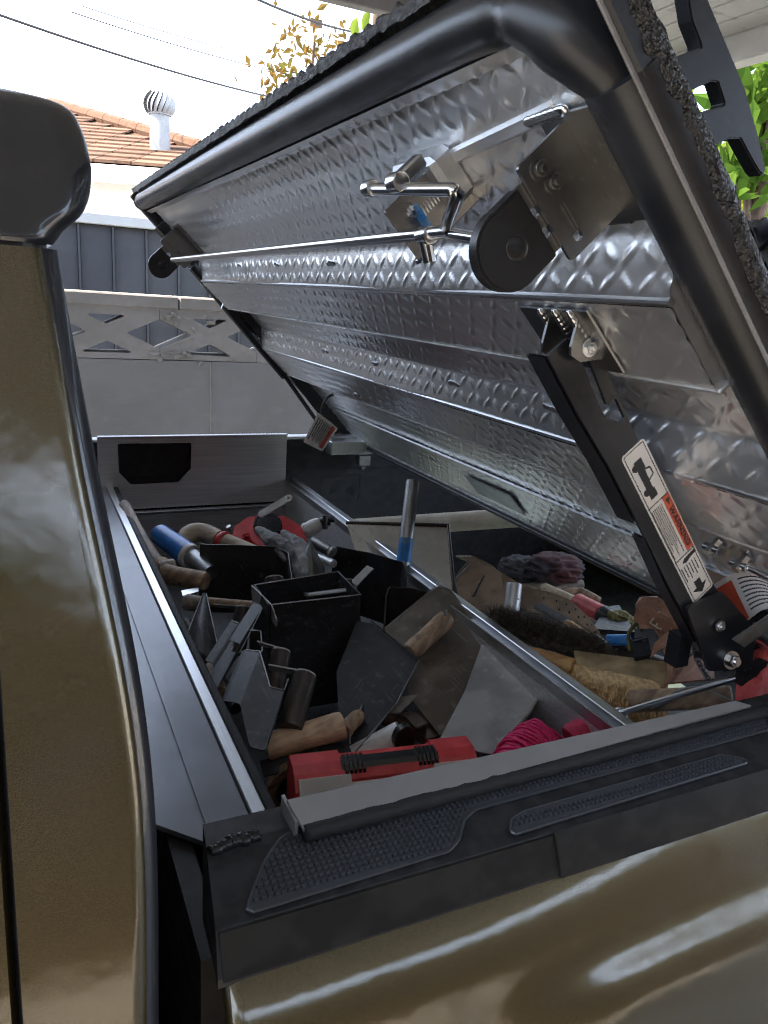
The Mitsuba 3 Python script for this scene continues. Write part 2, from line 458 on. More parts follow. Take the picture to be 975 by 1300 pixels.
part(bw, 'seam', tube(np.stack([.73 + .006 * (meshkit.noise(np.stack([sx * 9, 0 * sx, 0 * sx], 1)) - .5), 0 * sx + WY + .001, WT - .26 - sx * 1.2], 1), .0035, 6), BLOCK_PALE, True)
for i in range(7):
    x0 = -1.478 + i * .4
    o = sbox(.001, 0, .399, .2)
    bars = [shapely.LineString([(-.02, -.0), (.42, .2)]).buffer(.029), shapely.LineString([(.42, -.0), (-.02, .2)]).buffer(.029)]
    rim = shapely.union_all([sbox(.001, 0, .399, .022), sbox(.001, .168, .399, .2)])
    shp = shapely.union_all([rim] + bars).intersection(o).buffer(.004).buffer(-.004)
    m = extrude(shp, .15)
    v = m.vertices
    w = np.stack([x0 + v[:, 0], WY + .15 - v[:, 2], WT - .25 + v[:, 1]], 1)
    if i in (5, 6):
        k = meshkit.fbm(w * 30, 3, 8) - .5
        w = w + np.stack([k * .008, k * .006, k * .012], 1)
    part(bw, 'screen_block', trimesh.Trimesh(w, m.faces, process=False), BLOCK_PALE)
for i in range(4):
    P = np.stack(np.meshgrid(np.linspace(0, .79, 40), np.linspace(0, 1, 5), indexing='ij'), -1)
    x0 = -1.8 + i * .8
    m = block((x0, WY - .006, WT - .052), (x0 + .796, WY + .156, WT), .006)
    part(bw, 'cap_block', m, BLOCK_PALE)
# a crack and crumbs of mortar on the screen course
crumb = []
for i in range(14):
    c = V(rs.uniform(.50, .74), WY - .004, WT - .25 + rs.uniform(-.01, .03) if i % 2 else WT - rs.uniform(.05, .13))
    crumb.append(hull(c + rs.normal(0, 1, (8, 3)) * (.011, .004, .007)))
labels[part(bw, 'mortar_crumbs', cat(crumb), BLOCK_PALE)] = {'label': 'crumbling lumps of mortar between two screen blocks', 'kind': 'stuff'}

# dark ribbed fence behind the wall
FY = 5.0
fn = thing('metal_fence', 'dark blue-grey ribbed fence with grey top rail behind the block wall', 'fence')
for i in range(29):
    x0 = -4 + i * .19
    part(fn, 'fence_panel', block((x0, FY, GROUND), (x0 + .178, FY + .03, .84), .004), FENCE)
    part(fn, 'rib', block((x0 + .178, FY - .022, GROUND), (x0 + .19, FY + .03, .84), .003), FENCE)
part(fn, 'top_rail', block((-4, FY - .04, .84), (1.55, FY + .06, .90), .004), PAINT_BEAM)

# neighbour's house
hs = thing('neighbor_house', 'white house with brown shingled hip roof and a turbine vent behind the fence', 'house')
HY = 9.0
HA = math.radians(-24)
ca, sa = math.cos(HA), math.sin(HA)
HO = V((1.5912, 9, 1.7152))


def H(x, y, z):
    return V(HO[0] + x * ca - y * sa, HO[1] + x * sa + y * ca, z)


def hbox(lo, hi):
    m = block(lo, hi)
    v = m.vertices
    m.vertices = np.stack([HO[0] + v[:, 0] * ca - v[:, 1] * sa, HO[1] + v[:, 0] * sa + v[:, 1] * ca, v[:, 2]], 1)
    return m


EZ = HO[2]
part(hs, 'wall', hbox((-8, .45, GROUND), (.8, 8, EZ - .12)), STUCCO)
part(hs, 'fascia', hbox((-8.5, -.02, EZ - .16), (1.3, .03, EZ - .005)), FASCIA)
part(hs, 'soffit', hbox((-8.5, .032, EZ - .14), (1.3, .445, EZ - .12)), FASCIA)
part(hs, 'window', hbox((-6.2, .42, EZ - 1.7), (-4.9, .448, EZ - .6)), FENCE)
part(hs, 'roof_deck', hull([H(-8.5, .03, EZ), H(1.3, .03, EZ), H(-8.5, 8.4, EZ), H(1.3, 8.4, EZ), H(-5.6, 4.2, EZ + 1.32), H(-2.95, 4.2, EZ + 1.32)]), SHINGLE[1])
sl = math.atan2(1.32, 4.17)
N = 16
for r in range(N):
    y0 = r * 4.17 / N
    lim = 1.3 - (y0 + .2) * 1.0
    x = -7.6 + (r % 2) * .2 + y0 * .85
    while x < lim - .35:
        k = rs.integers(0, 3)
        z0, z1 = EZ + y0 * math.tan(sl), EZ + (y0 + .29) * math.tan(sl)
        m = hull([H(x, y0, z0 + .012), H(x + .385, y0, z0 + .012), H(x, y0, z0 + .042), H(x + .385, y0, z0 + .042), H(x, y0 + .29, z1 + .006), H(x + .385, y0 + .29, z1 + .006), H(x, y0 + .29, z1 + .02), H(x + .385, y0 + .29, z1 + .02)])
        if x > -7.0 and r < N - 1 and COUNT.get(f'{hs}__roof__shingle', 0) < 300:
            part(hs, 'roof_deck__shingle', m, SHINGLE[k])
        x += .40
for sgn in (1,):
    hp = [H(1.32 - t * 4.17, .0 + t * 4.17, EZ + .03 + t * 1.32) for t in np.linspace(0, 1, 14)]
    for a, b in zip(hp[:-1], hp[1:]):
        part(hs, 'roof_deck__ridge_cap', rod(a, b, .09, .085, n=8), SHINGLE[0])
TV = V((1.664, 10, 2.2411))
VS = .68


def vent(m):
    m.vertices = (m.vertices - TV) * VS + TV
    return m


tv = f'{hs}__turbine_vent'
s = 1.0
part(hs, 'turbine_vent', vent(cat(rod(TV + (0, 0, -.5), TV + (0, 0, .24), .175, .165, n=28), rod(TV + (0, 0, .24), TV + (0, 0, .27), .19, n=28),
                             rod(TV + (0, 0, .60), TV + (0, 0, .625), .11, .05, n=24), rod(TV + (0, 0, .2), TV + (0, 0, .6), .02, n=8))), VENT, 40)
core_ = trimesh.creation.icosphere(3, 1.0)
core_.vertices = core_.vertices * (.215, .215, .185) + TV + (0, 0, .43)
part(hs, 'turbine_vent__core', vent(core_), VENT_DARK, True)
for i in range(18):
    a0 = i * 2 * math.pi / 18
    P = []
    for t in np.linspace(0, 1, 9):
        zz = .26 + .35 * t
        rr = .10 + .15 * math.sin(math.pi * (.22 + .70 * t))
        aa = a0 + .55 * t
        P.append([TV + (rr * math.cos(aa + d), rr * math.sin(aa + d), zz) + V(math.cos(aa), math.sin(aa), 0) * q for d, q in ((-.15, -.006), (.12, .022))])
    P = np.array(P)
    th = np.array([math.cos(a0), math.sin(a0), 0]) * .004
    part(hs, 'turbine_vent__fin', vent(cat(grid(P), grid(P - th, True))), VENT, True)

# second roof seen far off at the right
h2 = thing('far_house', 'distant house with pinkish tan roof seen past the raised covers', 'house')
f0 = V((18.3945, 16, 3.487))
part(h2, 'roof', hull([f0 + (-3, 0, -.25), f0 + (6, 0, -.25), f0 + (-3, 5, -.25), f0 + (6, 5, -.25), f0 + (-1, 2.5, .12), f0 + (4, 2.5, .12)]), SHINGLE[2])
part(h2, 'wall', block(f0 + (-2.7, .3, GROUND - f0[2]), f0 + (5.7, 4.7, -.252)), STUCCO)

# utility pole and wires
up = thing('utility_pole', 'pale utility pole rising behind the orange tree', 'pole')
pt = V((7.0181, 20, 6.6822))
part(up, 'pole', rod((pt[0], 20, GROUND), (pt[0], 20, pt[2] + .55), .17, .13, n=14), FASCIA)
part(up, 'crossarm', block((pt[0] - .15, 19.8, pt[2] + .05), (pt[0] + .15, 19.86, pt[2] + .22)), BARK)
for a, b, d, txt in ((((-0.2162, 9, 2.8998)), ((5.2887, 14, 3.6991)), .012, 'lowest thick power line crossing the white sky above the roof vent'), (((1.1884, 16, 4.9283)), ((8.278, 22, 6.15)), .009, 'thin middle power line, lower of the faint pair in the sky'),
                     (((1.3836, 16, 5.0504)), ((8.2633, 22, 6.4397)), .007, 'thin faint upper power line of the pair in the sky'), (((2.4619, 9, 3.4972)), ((5.2987, 11, 4.1077)), .012, 'power line crossing in front of the orange tree top')):
    a, b = V(*a), V(*b)
    t = np.linspace(0, 1, 24)[:, None]
    P = a + (b - a) * t - np.array([0, 0, 1]) * (4 * t * (1 - t)) * .10
    single('power_line', tube(P, d, 6), INK, txt, 'power line', group=None)


def leaf_cloud(pts, size, rng, droop=.3, ratio=.45, fold=.25):
    """Pointed leaves, each of four triangles with a folded midrib."""
    n = len(pts)
    d = rng.normal(0, 1, (n, 3)) + (0, 0, -droop * 2)
    d /= np.linalg.norm(d, axis=1, keepdims=True)
    s = np.cross(d, rng.normal(0, 1, (n, 3)))
    s /= np.linalg.norm(s, axis=1, keepdims=True)
    u = np.cross(s, d)
    L = size * rng.uniform(.65, 1.25, (n, 1))
    W = L * ratio * .5
    tip, mid = pts + d * L, pts + d * L * .45 - u * W * fold
    a, b = pts + d * L * .42 + s * W + u * W * fold, pts + d * L * .42 - s * W + u * W * fold
    v = np.stack([pts, a, mid, b, tip], 1).reshape(-1, 3)
    k = np.arange(n)[:, None] * 5
    f = np.concatenate([k + [0, 2, 1], k + [0, 3, 2], k + [1, 2, 4], k + [2, 3, 4]])
    return trimesh.Trimesh(v, f, process=False)


def tree(name, label, base, height, crown, rad, n, size, leafmat, seed, trunk_r=.09, ratio=.45, clumps=22, category='tree', holes=.5, group=None):
    rng = np.random.default_rng(seed)
    t = thing(name, label, category, group)
    base, crown, rad = V(*base), V(*crown), V(*rad)
    limbs = [tube(curve([base, base + (crown - base) * .45 + rng.normal(0, .06, 3) * rad, crown - (0, 0, rad[2] * .2), crown + (0, 0, rad[2] * .5)], 16), np.linspace(trunk_r, trunk_r * .3, len(curve([base, base, base, base], 16))), 8)]
    pts = []
    for i in range(clumps):
        d = unit(rng.normal(0, 1, 3))
        c = crown + d * rad * rng.uniform(.35, 1.0)
        st = base + (crown - base) * rng.uniform(.55, 1.0)
        limbs.append(tube(curve([st, (st + c) / 2 + rng.normal(0, .08, 3) * rad, c], 8), np.linspace(trunk_r * .4, trunk_r * .08, len(curve([st, st, st], 8))), 5))
        m = int(n / clumps * rng.uniform(.5, 1.5))
        pts.append(c + rng.normal(0, 1, (m, 3)) * rad * .17)
    part(t, 'trunk', cat(limbs), BARK, True)
    part(t, 'crown', leaf_cloud(np.concatenate(pts), size, rng, ratio=ratio), leafmat)
    return t


tree('orange_tree', 'sparse young tree with orange and green leaves in front of the utility pole', ((5.6035, 15, 1.1813)), 5, ((5.2944, 15, 4.4394)), (1.5, 1.0, 1.3), 420, .20, LEAF_ORANGE, 3, trunk_r=.06, clumps=15)
tree('broadleaf_tree', 'large dark green broadleaf tree at the right edge beyond the carport beam', (5.4, 4.6, GROUND), 4, ((5.1341, 4.4, 2.051)), (.75, .7, .75), 420, .27, LEAF, 5, ratio=.5, clumps=16)
tree('yellow_shrub', 'bright yellow-green sunlit bushes beyond the carport at the right', (6.3, 6.4, GROUND), 3, ((6.8089, 6.2, 1.9014)), (1.7, 1.0, .75), 2600, .13, LEAF_BRIGHT, 6, clumps=34, category='bush')
for i, (x, y) in enumerate(((1.75, 3.55), (2.55, 3.7), (3.4, 3.9))):
    tree('sunlit_bush', ('sunlit yellow bush right behind the end of the block wall', 'sunlit yellow-green bush, second from the block wall', 'sunlit yellow bush farthest from the block wall')[i], (x, y, GROUND), 3, (x, y, -.25), (.50, .45, .95), 3200, .10, LEAF_YELLOW, 16 + i, clumps=26, category='bush', group='bushes beyond the block wall')
tr = thing('banana_plant', 'few broad green leaves hanging at the top beside the carport fascia', 'plant')
part(tr, 'stem', tube(curve([((1.5324, 3.6, 2.0041)), ((1.5642, 3.6, 1.8273)), ((1.5696, 3.6, 1.639)), ((1.677, 3.6, 1.3939)), (1.6, 3.6, GROUND)], 14), .02, 8), BARK, True)
for i, (a, b, w) in enumerate((((454, 22), (448, 48), .05), ((490, 30), (466, 64), .075), ((500, 40), (480, 70), .06), ((470, 14), (462, 36), .04))):
    pa = [V((1.469, 3.6, 1.7402)), V((1.5953, 3.55, 1.7269)), V((1.6699, 3.62, 1.7135)), V((1.5494, 3.65, 1.8001))][i]
    pb = [V((1.4111, 3.5, 1.6185)), V((1.4741, 3.5, 1.5806)), V((1.5508, 3.55, 1.5799)), V((1.4951, 3.6, 1.6952))][i]
    c = (pa + pb) / 2
    sd = unit(np.cross(pb - pa, V(0, 1, .2))) * w
    t = np.linspace(0, 1, 9)[:, None, None]
    sgn = np.array([-1, -.5, 0, .5, 1])[None, :, None]
    P = pa + (pb - pa) * t + sd * sgn * np.sin(np.pi * np.clip(t, 0.02, .98)) * .5 + V(0, 1, 0) * np.abs(sgn) * w * .12
    part(tr, 'leaf', grid(P), LEAF_BRIGHT, True)
# hedge of trees behind the photographer, which the paint and the ribs mirror
for i in range(6):
    x = -5.2 + i * 2.2
    tree('garden_tree', 'dense dark green tree behind the photographer, %s along the brown board fence' % ('first', 'second', 'third', 'fourth', 'fifth', 'sixth')[i], (x, -4.6, GROUND), 4, (x, -4.6, 1.05 if i > 2 else 1.75), (1.35, .8, 1.30), 3000 if i > 2 else 5200, .2, LEAF_DARK, 40 + i, clumps=34, group='row of trees behind the photographer')
bf = thing('board_fence', 'brown board fence behind the photographer along the driveway', 'fence')
for i in range(60):
    part(bf, 'board', block((-6 + i * .2, -2.72, GROUND), (-6 + i * .2 + .192, -2.70, 1.30), .003), FENCE_BROWN)
part(bf, 'rail', block((-6, -2.78, .7), (6, -2.722, .78)), FENCE_BROWN)

# ---------------------------------------------------------------- the truck
tk = thing('pickup_truck', 'bronze brown pickup truck with black bed rail caps, its bed open', 'truck')
cab = [  # z, side y, rear x
    (-.75, .375, .058), (-.3, .368, .058), (.06, .372, .0575), (.12, .381, .059), (.2, .398, .0645), (.29, .427, .062), (.41, .468, .0435), (.48, .493, .035), (.556, .519, .0265)]


def spline(tab, zs):
    t = np.array(tab, float)
    return [np.interp(zs, t[:, 0], t[:, k]) for k in (1, 2)]


def smooth1(a, n=3):
    for _ in range(n):
        a = np.concatenate([a[:1], (a[:-2] + 2 * a[1:-1] + a[2:]) / 4, a[-1:]])
    return a


def cab_sheet(zs, ys, xr, R, x_start, depth, thick=.0):
    rows = []
    for z, y, x in zip(zs, ys, xr):
        c = []
        for s in np.linspace(0, 1, 8):
            c.append((x_start + (x - R - x_start) * s, y + .0 * s))
        for a in np.linspace(0, math.pi / 2, 14)[1:]:
            c.append((x - R + R * math.sin(a), y + R - R * math.cos(a)))
        for s in np.linspace(0, 1, 8)[1:]:
            c.append((x - .01 * s, y + R + depth * s))
        rows.append([(q[0], q[1], z) for q in c])
    return grid(np.array(rows))


zs = np.linspace(-.75, .555, 70)
ys, xr = spline(cab, zs)
ys, xr = smooth1(ys, 12), smooth1(xr, 12)
part(tk, 'cab_corner', cab_sheet(zs, ys, xr - .0085, .011, -.0185, .03), BRONZE, True, label='bronze rear corner of the cab beside the bed')
part(tk, 'rear_corner_trim', cab_sheet(zs, ys + .0045, xr, .018, .0, 1.7), DARK_PAINT, True, label='dark glossy strip at the back edge of the cab corner')
dz = np.linspace(-.75, .555, 50)
dy = smooth1(np.interp(dz, zs, ys), 2)
P = np.array([[(x, y + .004 * (1 if k == 1 else 0) * 0, z) for k, x in enumerate(np.linspace(-1.15, -.0245, 6))] for z, y in zip(dz, dy)])
edge = np.array([[(-.0245 + .004 * s, y + .012 * s, z) for s in (0, .4, 1)] for z, y in zip(dz, dy)])
part(tk, 'door', cat(grid(P), grid(edge)), BRONZE, True)
P = np.array([[(-.0185 - .003 * s, y + .012 * s, z) for s in (0, .4, 1)] for z, y in zip(zs, ys)])
part(tk, 'door_jamb', cat(grid(P, True), grid(np.array([[(x, y + .013, z) for x in (-.03, -.01)] for z, y in zip(zs, ys)]))), RUBBER)
roof = [(.5575, .5185, .024), (.5605, .517, .0265), (.5668, .520, .0307), (.577, .525, .0424), (.589, .530, .0478), (.6057, .5355, .0502), (.625, .55, .0485), (.6405, .565, .0442), (.648, .58, .0385), (.6548, .61, .0236), (.663, .65, 0), (.667, .8, -.05)]
q = np.array(roof)
t = np.linspace(0, len(q) - 1, 60)
rz, ry, rx = [smooth1(np.interp(t, np.arange(len(q)), q[:, k]), 3) for k in range(3)]
part(tk, 'cab_roof', cab_sheet(rz, ry, rx, .022, -1.1, 1.4), DARK_PAINT, True, label='dark glossy roof edge of the cab overhanging the rear corner')
part(tk, 'roof_joint', cab_sheet(np.linspace(.550, .561, 4), np.full(4, .5215), np.full(4, .021), .026, -1.1, 1.5), RUBBER)
part(tk, 'rear_window', block((-.02, .66, .2), (.021, 1.95, .5), .01), BLACK_PLASTIC)

# bed side with its rolled shoulder
def sst(a, b, x):
    t_ = np.clip((x - a) / (b - a), 0, 1)
    return t_ * t_ * (3 - 2 * t_)


sgrid = np.concatenate([np.linspace(0, .26, 110), np.linspace(.27, .80, 20)])


def side_profile(x):
    """(y, z) down the bed side at x: a rolled shoulder that swells into a second roll towards the wheel."""
    t0 = 26 + 26 * sst(.24, .58, x)
    k2 = sst(.30, .44, x)
    bump = np.exp(-((sgrid - .088 + .02 * (x - .4)) / .020) ** 2)
    th = t0 + (75 - t0) * np.clip(sgrid / .058, 0, 1) ** .9 - 32 * k2 * bump + 10 * sst(.10, .22, sgrid) + 6 * sst(.3, .7, sgrid)
    th = np.convolve(np.pad(th, 3, mode='edge'), np.ones(7) / 7, mode='valid')
    th = np.radians(th)
    ds = np.diff(sgrid, prepend=0)
    y = .4135 - np.cumsum(np.cos(th) * ds)
    z = .0775 - np.cumsum(np.sin(th) * ds)
    return np.concatenate([[.44, .422], y]), np.concatenate([[.074, .0775], z])


xs = np.concatenate([.104 + .014 * (1 - np.cos(np.linspace(0, 1.5, 9))), np.linspace(.119, 1.95, 90)])
P = []
for x in xs:
    yy_, zz_ = side_profile(x)
    P.append(np.stack([0 * yy_ + x, yy_ + (.014 - math.sqrt(max(0, .014 ** 2 - (.118 - x) ** 2)) if x < .118 else 0), zz_], 1))
P = np.array(P).transpose(1, 0, 2)
part(tk, 'bed_side', grid(P, True), BRONZE, True, label='glossy bronze bed side below the black rail cap')
P2 = P.copy()
P2[..., 1] = 2.66 - P2[..., 1]
part(tk, 'bed_side', grid(P2), BRONZE, True, label='far bronze bed side facing the block wall')
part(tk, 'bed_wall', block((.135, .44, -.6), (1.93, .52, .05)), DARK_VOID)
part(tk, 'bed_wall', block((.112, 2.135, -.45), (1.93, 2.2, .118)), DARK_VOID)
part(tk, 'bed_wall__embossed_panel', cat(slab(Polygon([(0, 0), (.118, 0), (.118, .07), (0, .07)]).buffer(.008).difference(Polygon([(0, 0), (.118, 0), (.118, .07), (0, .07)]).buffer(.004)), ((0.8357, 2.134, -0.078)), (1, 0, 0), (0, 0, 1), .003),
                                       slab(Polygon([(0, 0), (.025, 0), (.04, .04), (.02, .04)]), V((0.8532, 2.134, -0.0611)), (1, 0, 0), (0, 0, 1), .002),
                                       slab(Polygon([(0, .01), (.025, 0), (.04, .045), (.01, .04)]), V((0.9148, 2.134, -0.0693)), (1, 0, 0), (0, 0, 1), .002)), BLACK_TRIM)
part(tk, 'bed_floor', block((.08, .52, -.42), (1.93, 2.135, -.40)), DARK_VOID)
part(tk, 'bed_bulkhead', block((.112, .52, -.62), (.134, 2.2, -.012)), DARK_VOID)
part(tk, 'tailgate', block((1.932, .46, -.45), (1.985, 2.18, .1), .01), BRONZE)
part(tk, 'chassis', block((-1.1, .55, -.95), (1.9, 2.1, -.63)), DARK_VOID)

# rail caps
prof = Polygon([(.530, .02), (.530, .117), (.500, .1185), (.445, .112), (.4285, .108), (.4235, .103), (.4115, .0815), (.411, .074), (.43, .070)]).buffer(-.0012).buffer(.0012)
cap = ext_x(prof, .113, 1.93)
for_ = cap.vertices[:, 0] < .12
cap.vertices[for_, 0] = .100 + (cap.vertices[for_, 1] - .41) * .13
part(tk, 'rail_cap', cap, BLACK_TRIM, 25, label='near black plastic bed rail cap with textured pads')
prof2 = Polygon([(.4245, .1115), (.4195, .1055), (.4070, .078), (.4105, .076), (.4235, .100), (.4265, .108)])
x70 = (0.3915, 0.4228, 0.1)[0]
part(tk, 'rail_cap__ridge', ext_x(prof2, x70, 1.93), RIDGE_TRIM, 25)
prof3 = Polygon([(.4240, .1080), (.4220, .1035), (.4098, .0795), (.4115, .0785), (.4240, .101), (.4262, .108)])
part(tk, 'rail_cap__ridge', ext_x(prof3, .104, x70 - .001), RIDGE_TRIM, 25)
m = cap.copy()
m.vertices[:, 1] = 2.66 - m.vertices[:, 1]
m.invert()
part(tk, 'rail_cap', m, BLACK_TRIM, 25, label='far black plastic bed rail cap below the block wall')
part(tk, 'rail_cap__trim_strip', block((.12, 2.118, .1185), (1.9, 2.16, .127), .002), ALU)

PO, PN = V(.44, 0, 0), None


def on_cap(px):
    return V(*px)


def pad(outline, name):
    o = np.array(outline, float)
    # plane of the cap's top
    nrm = unit(np.cross(V(1, 0, 0), V(0, .055, .0065)))
    base = V(0, .445, .1125)
    ex, ey = V(1, 0, 0), unit(np.cross(nrm, V(1, 0, 0)))
    q = np.stack([(o - base) @ ex, (o - base) @ ey], 1)
    poly = Polygon(q).buffer(-.004).buffer(.004, quad_segs=8)
    body = slab(poly, base + nrm * .0012, ex, ey, .002)
    ringp = np.array(poly.exterior.coords)[:-1]
    ringp = np.array([poly.exterior.interpolate(s, normalized=True).coords[0] for s in np.linspace(0, 1, 220, endpoint=False)])
    ring = tube(base + ringp[:, :1] * ex + ringp[:, 1:] * ey + nrm * .0014, .0014, 6, closed=True)
    inner = poly.buffer(-.003)
    dots = []
    x0, y0, x1, y1 = inner.bounds
    s = .0052
    pts = [(x, y) for j, y in enumerate(np.arange(y0, y1, s)) for x in np.arange(x0 + (j % 2) * s * .0, x1, s)]
    pts = [p for p in pts if inner.contains(Point(p))]
    v, f = [], []
    for k, (x, y) in enumerate(pts):
        c = base + x * ex + y * ey + nrm * .0012
        h = s * .40
        v += [c - ex * h - ey * h * .75, c + ex * h - ey * h * .75, c + ex * h + ey * h * .75, c - ex * h + ey * h * .75]
        g = .5
        v += [a * (1 - .45) + c * .45 + nrm * .0024 for a in v[-4:]]
        b = 8 * k
        f += [(b + 4, b + 5, b + 6), (b + 4, b + 6, b + 7)]
        for i in range(4):
            j = (i + 1) % 4
            f += [(b + i, b + j, b + 4 + j), (b + i, b + 4 + j, b + 4 + i)]
    part(tk, 'rail_cap__' + name, cat(body, ring), PAD, 30)
    part(tk, 'rail_cap__grip_dots', trimesh.Trimesh(np.array(v), np.array(f), process=False), PAD, stuff=True)


CPN = (0, -.1174, .9931)
pad([(0.1228, 0.4309, 0.1108), (0.1497, 0.4715, 0.1156), (0.1702, 0.4902, 0.1178), (0.2023, 0.5011, 0.1191), (0.7434, 0.4956, 0.1185), (0.714, 0.4714, 0.1156),
     (0.3394, 0.4681, 0.1152), (0.3247, 0.4622, 0.1145), (0.3071, 0.4426, 0.1122), (0.2938, 0.4349, 0.1113)], 'grip_pad')
pad([(0.3507, 0.4329, 0.1111), (0.3633, 0.4481, 0.1129), (0.3788, 0.4527, 0.1134), (0.6252, 0.4558, 0.1138), (0.6544, 0.4386, 0.1117)], 'grip_pad')
# sealant smeared over the front corner of the cap
sa, sb_ = V((0.113, 0.4946, 0.1185)), V((0.153, 0.4984, 0.1195))
t = np.linspace(0, 1, 60)
kk = meshkit.fbm(np.stack([t * 14, 0 * t, 0 * t], 1), 3, 5) - .5
g = tube(sa + (sb_ - sa) * t[:, None] + np.stack([0 * t, kk * .005, kk * .002], 1), .0038 + .003 * np.abs(kk) + .0012 * np.sin(t * 3.1), 12)
part(tk, 'rail_cap__sealant', g, SEAL, True, label='smear of black sealant on the front corner of the rail cap')
# front cross panel and its aluminium strip
part(tk, 'front_panel', slab(Polygon([(.098, .70), (.150, .645), (.1965, .60), (.1965, 2.12), (.098, 2.12)]), (0, 0, -.002), (1, 0, 0), (0, 1, 0), .006), PANEL_BLACK)
part(tk, 'front_panel__fold', block((.15, .66, -.001), (.1955, 2.12, .0006)), PANEL_BLACK)

# ---------------------------------------------------------------- tool tray across the bed
ty = thing('tool_tray', 'aluminium tool tray lying across the truck bed, full of hand tools', 'tray')
part(ty, 'front_rail', block((.1975, .535, -.012), (.2135, 2.11, .004), .0012), ALU)
part(ty, 'front_wall', block((.2145, .535, -.23), (.2165, 2.11, -.004)), ALU_DULL)
part(ty, 'front_rail__foam_strip', block((.2140, .54, -.008), (.2275, 2.10, .0015), .003), FOAM)
part(ty, 'rear_rail', block((.7185, .535, -.014), (.7365, 2.11, .004), .0012), ALU)
part(ty, 'rear_rail__lip', block((.7005, .535, -.016), (.7025, 2.11, .0005)), ALU)
part(ty, 'rear_rail__channel', block((.7027, .535, -.016), (.7183, 2.11, -.009)), ALU_DULL)
part(ty, 'rear_wall', block((.7005, .535, -.23), (.7025, 2.11, -.017)), ALU_PLATE)
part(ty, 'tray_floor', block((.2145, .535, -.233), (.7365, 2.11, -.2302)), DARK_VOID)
part(ty, 'end_wall', block((.2168, 2.100, -.229), (.7000, 2.103, -.078)), ALU_PLATE)
part(ty, 'end_wall__lip', block((.2168, 2.085, -.078), (.7000, 2.103, -.070), .002), ALU_DULL)
px0, px1 = (0.1791, 2.11, 0.1336)[0], (0.703, 2.11, 0.1345)[0]
zt = (0.4197, 2.11, 0.1341)[2]
hole = Polygon([(0.2301, 0.1178), (0.4262, 0.1163), (0.4238, 0.0421), (0.3887, 0.0047), (0.2618, 0.0034), (0.2319, 0.0377)]).buffer(-.006).buffer(.006)
part(ty, 'end_plate', ext_y(sbox(px0, -.066, px1, zt).difference(hole), 2.107, 2.11), ALU_PLATE, label='tall mill-finish end plate with a black pocket')
part(ty, 'end_plate__top_edge', block((px0, 2.096, zt + .0005), (px1, 2.112, zt + .005), .001), ALU)
part(ty, 'end_plate__pocket', cat(ext_y(hole.buffer(.004), 2.13, 2.133), ext_y(hole.buffer(.004).difference(hole.buffer(.0005)), 2.1095, 2.13)), BLACK_PLASTIC)
# near ledge: bent aluminium sheet above the cap with a soft black edge
LEDGE = [(0.1795, 0.5086, 0.138), (0.6985, 0.5058, 0.138), (0.7122, 0.4961, 0.132), (0.1841, 0.4781, 0.132)]
lg = V(*LEDGE)
part(ty, 'near_ledge', cat(plate(lg, .003), block((LEDGE[0][0], .487, .09), (LEDGE[0][0] + .003, .523, .133))), ALU_LEDGE)
a, b = V((0.1847, 0.4836, 0.13)), V((0.7894, 0.4976, 0.128))
t = np.linspace(0, 1, 160)
rr = .0072 + .0008 * (meshkit.noise(np.stack([t * 60, t * 0, t * 0], 1), 3) - .5)
part(ty, 'near_ledge__edge_seal', tube(a + (b - a) * t[:, None] + np.stack([0 * t, .0003 * np.sin(t * 90), 0 * t], 1) + (0, -.004, -.004), rr, 10), FOAM, True)
part(ty, 'near_ledge__hanger', block((.1975, .487, -.02), (.96, .4885, .118)), ALU_DULL)

# ---------------------------------------------------------------- the raised bed cover: u down its slope, y across, w out of its underside
LF, LU, LW = V(.309, 0, .755), V(.70710678, 0, -.70710678), V(-.70710678, 0, -.70710678)
LY0, LY1 = .405, 2.20


def L(p):
    p = np.array(p, float)
    return LF + p[..., 0:1] * LU + p[..., 2:3] * LW + p[..., 1:2] * V(0, 1, 0)


def lmesh(m):
    """A mesh built in (u, y, w) brought to its place."""
    m = m.copy()
    m.vertices = L(np.asarray(m.vertices))
    m.invert()
    return m


def lblock(lo, hi, r=0.0):
    return lmesh(block(lo, hi, r))


def ext_l(poly, y0, y1):
    """A polygon of (u, w) swept across from y0 to y1."""
    m = extrude(poly, abs(y1 - y0))
    v = m.vertices
    m = trimesh.Trimesh(np.stack([v[:, 0], max(y0, y1) - v[:, 2], v[:, 1]], 1), m.faces, process=False)
    m = m.copy()
    m.vertices = L(np.asarray(m.vertices))
    if m.volume < 0:
        m.invert()
    return m


cv = thing('bed_cover', 'raised aluminium tread plate truck bed cover leaning open over the tool tray', 'bed cover')


def tread(a, b, p=.0235, ln=.0112, wd=.0040, h=.0015):
    """Relief of raised lens-shaped lugs that alternate in direction."""
    i, j = np.floor(a / p), np.floor(b / p)
    x, y = (a / p - i - .5) * p, (b / p - j - .5) * p
    s = np.where((i + j) % 2 == 0, 1, -1)
    c = math.sqrt(.5)
    e, g = (x + s * y) * c, (-s * x + y) * c
    k = 1 - (e / ln) ** 2 - (np.abs(g) / wd) ** 1.6 * (1)
    return h * np.clip(k, 0, 1) ** .7


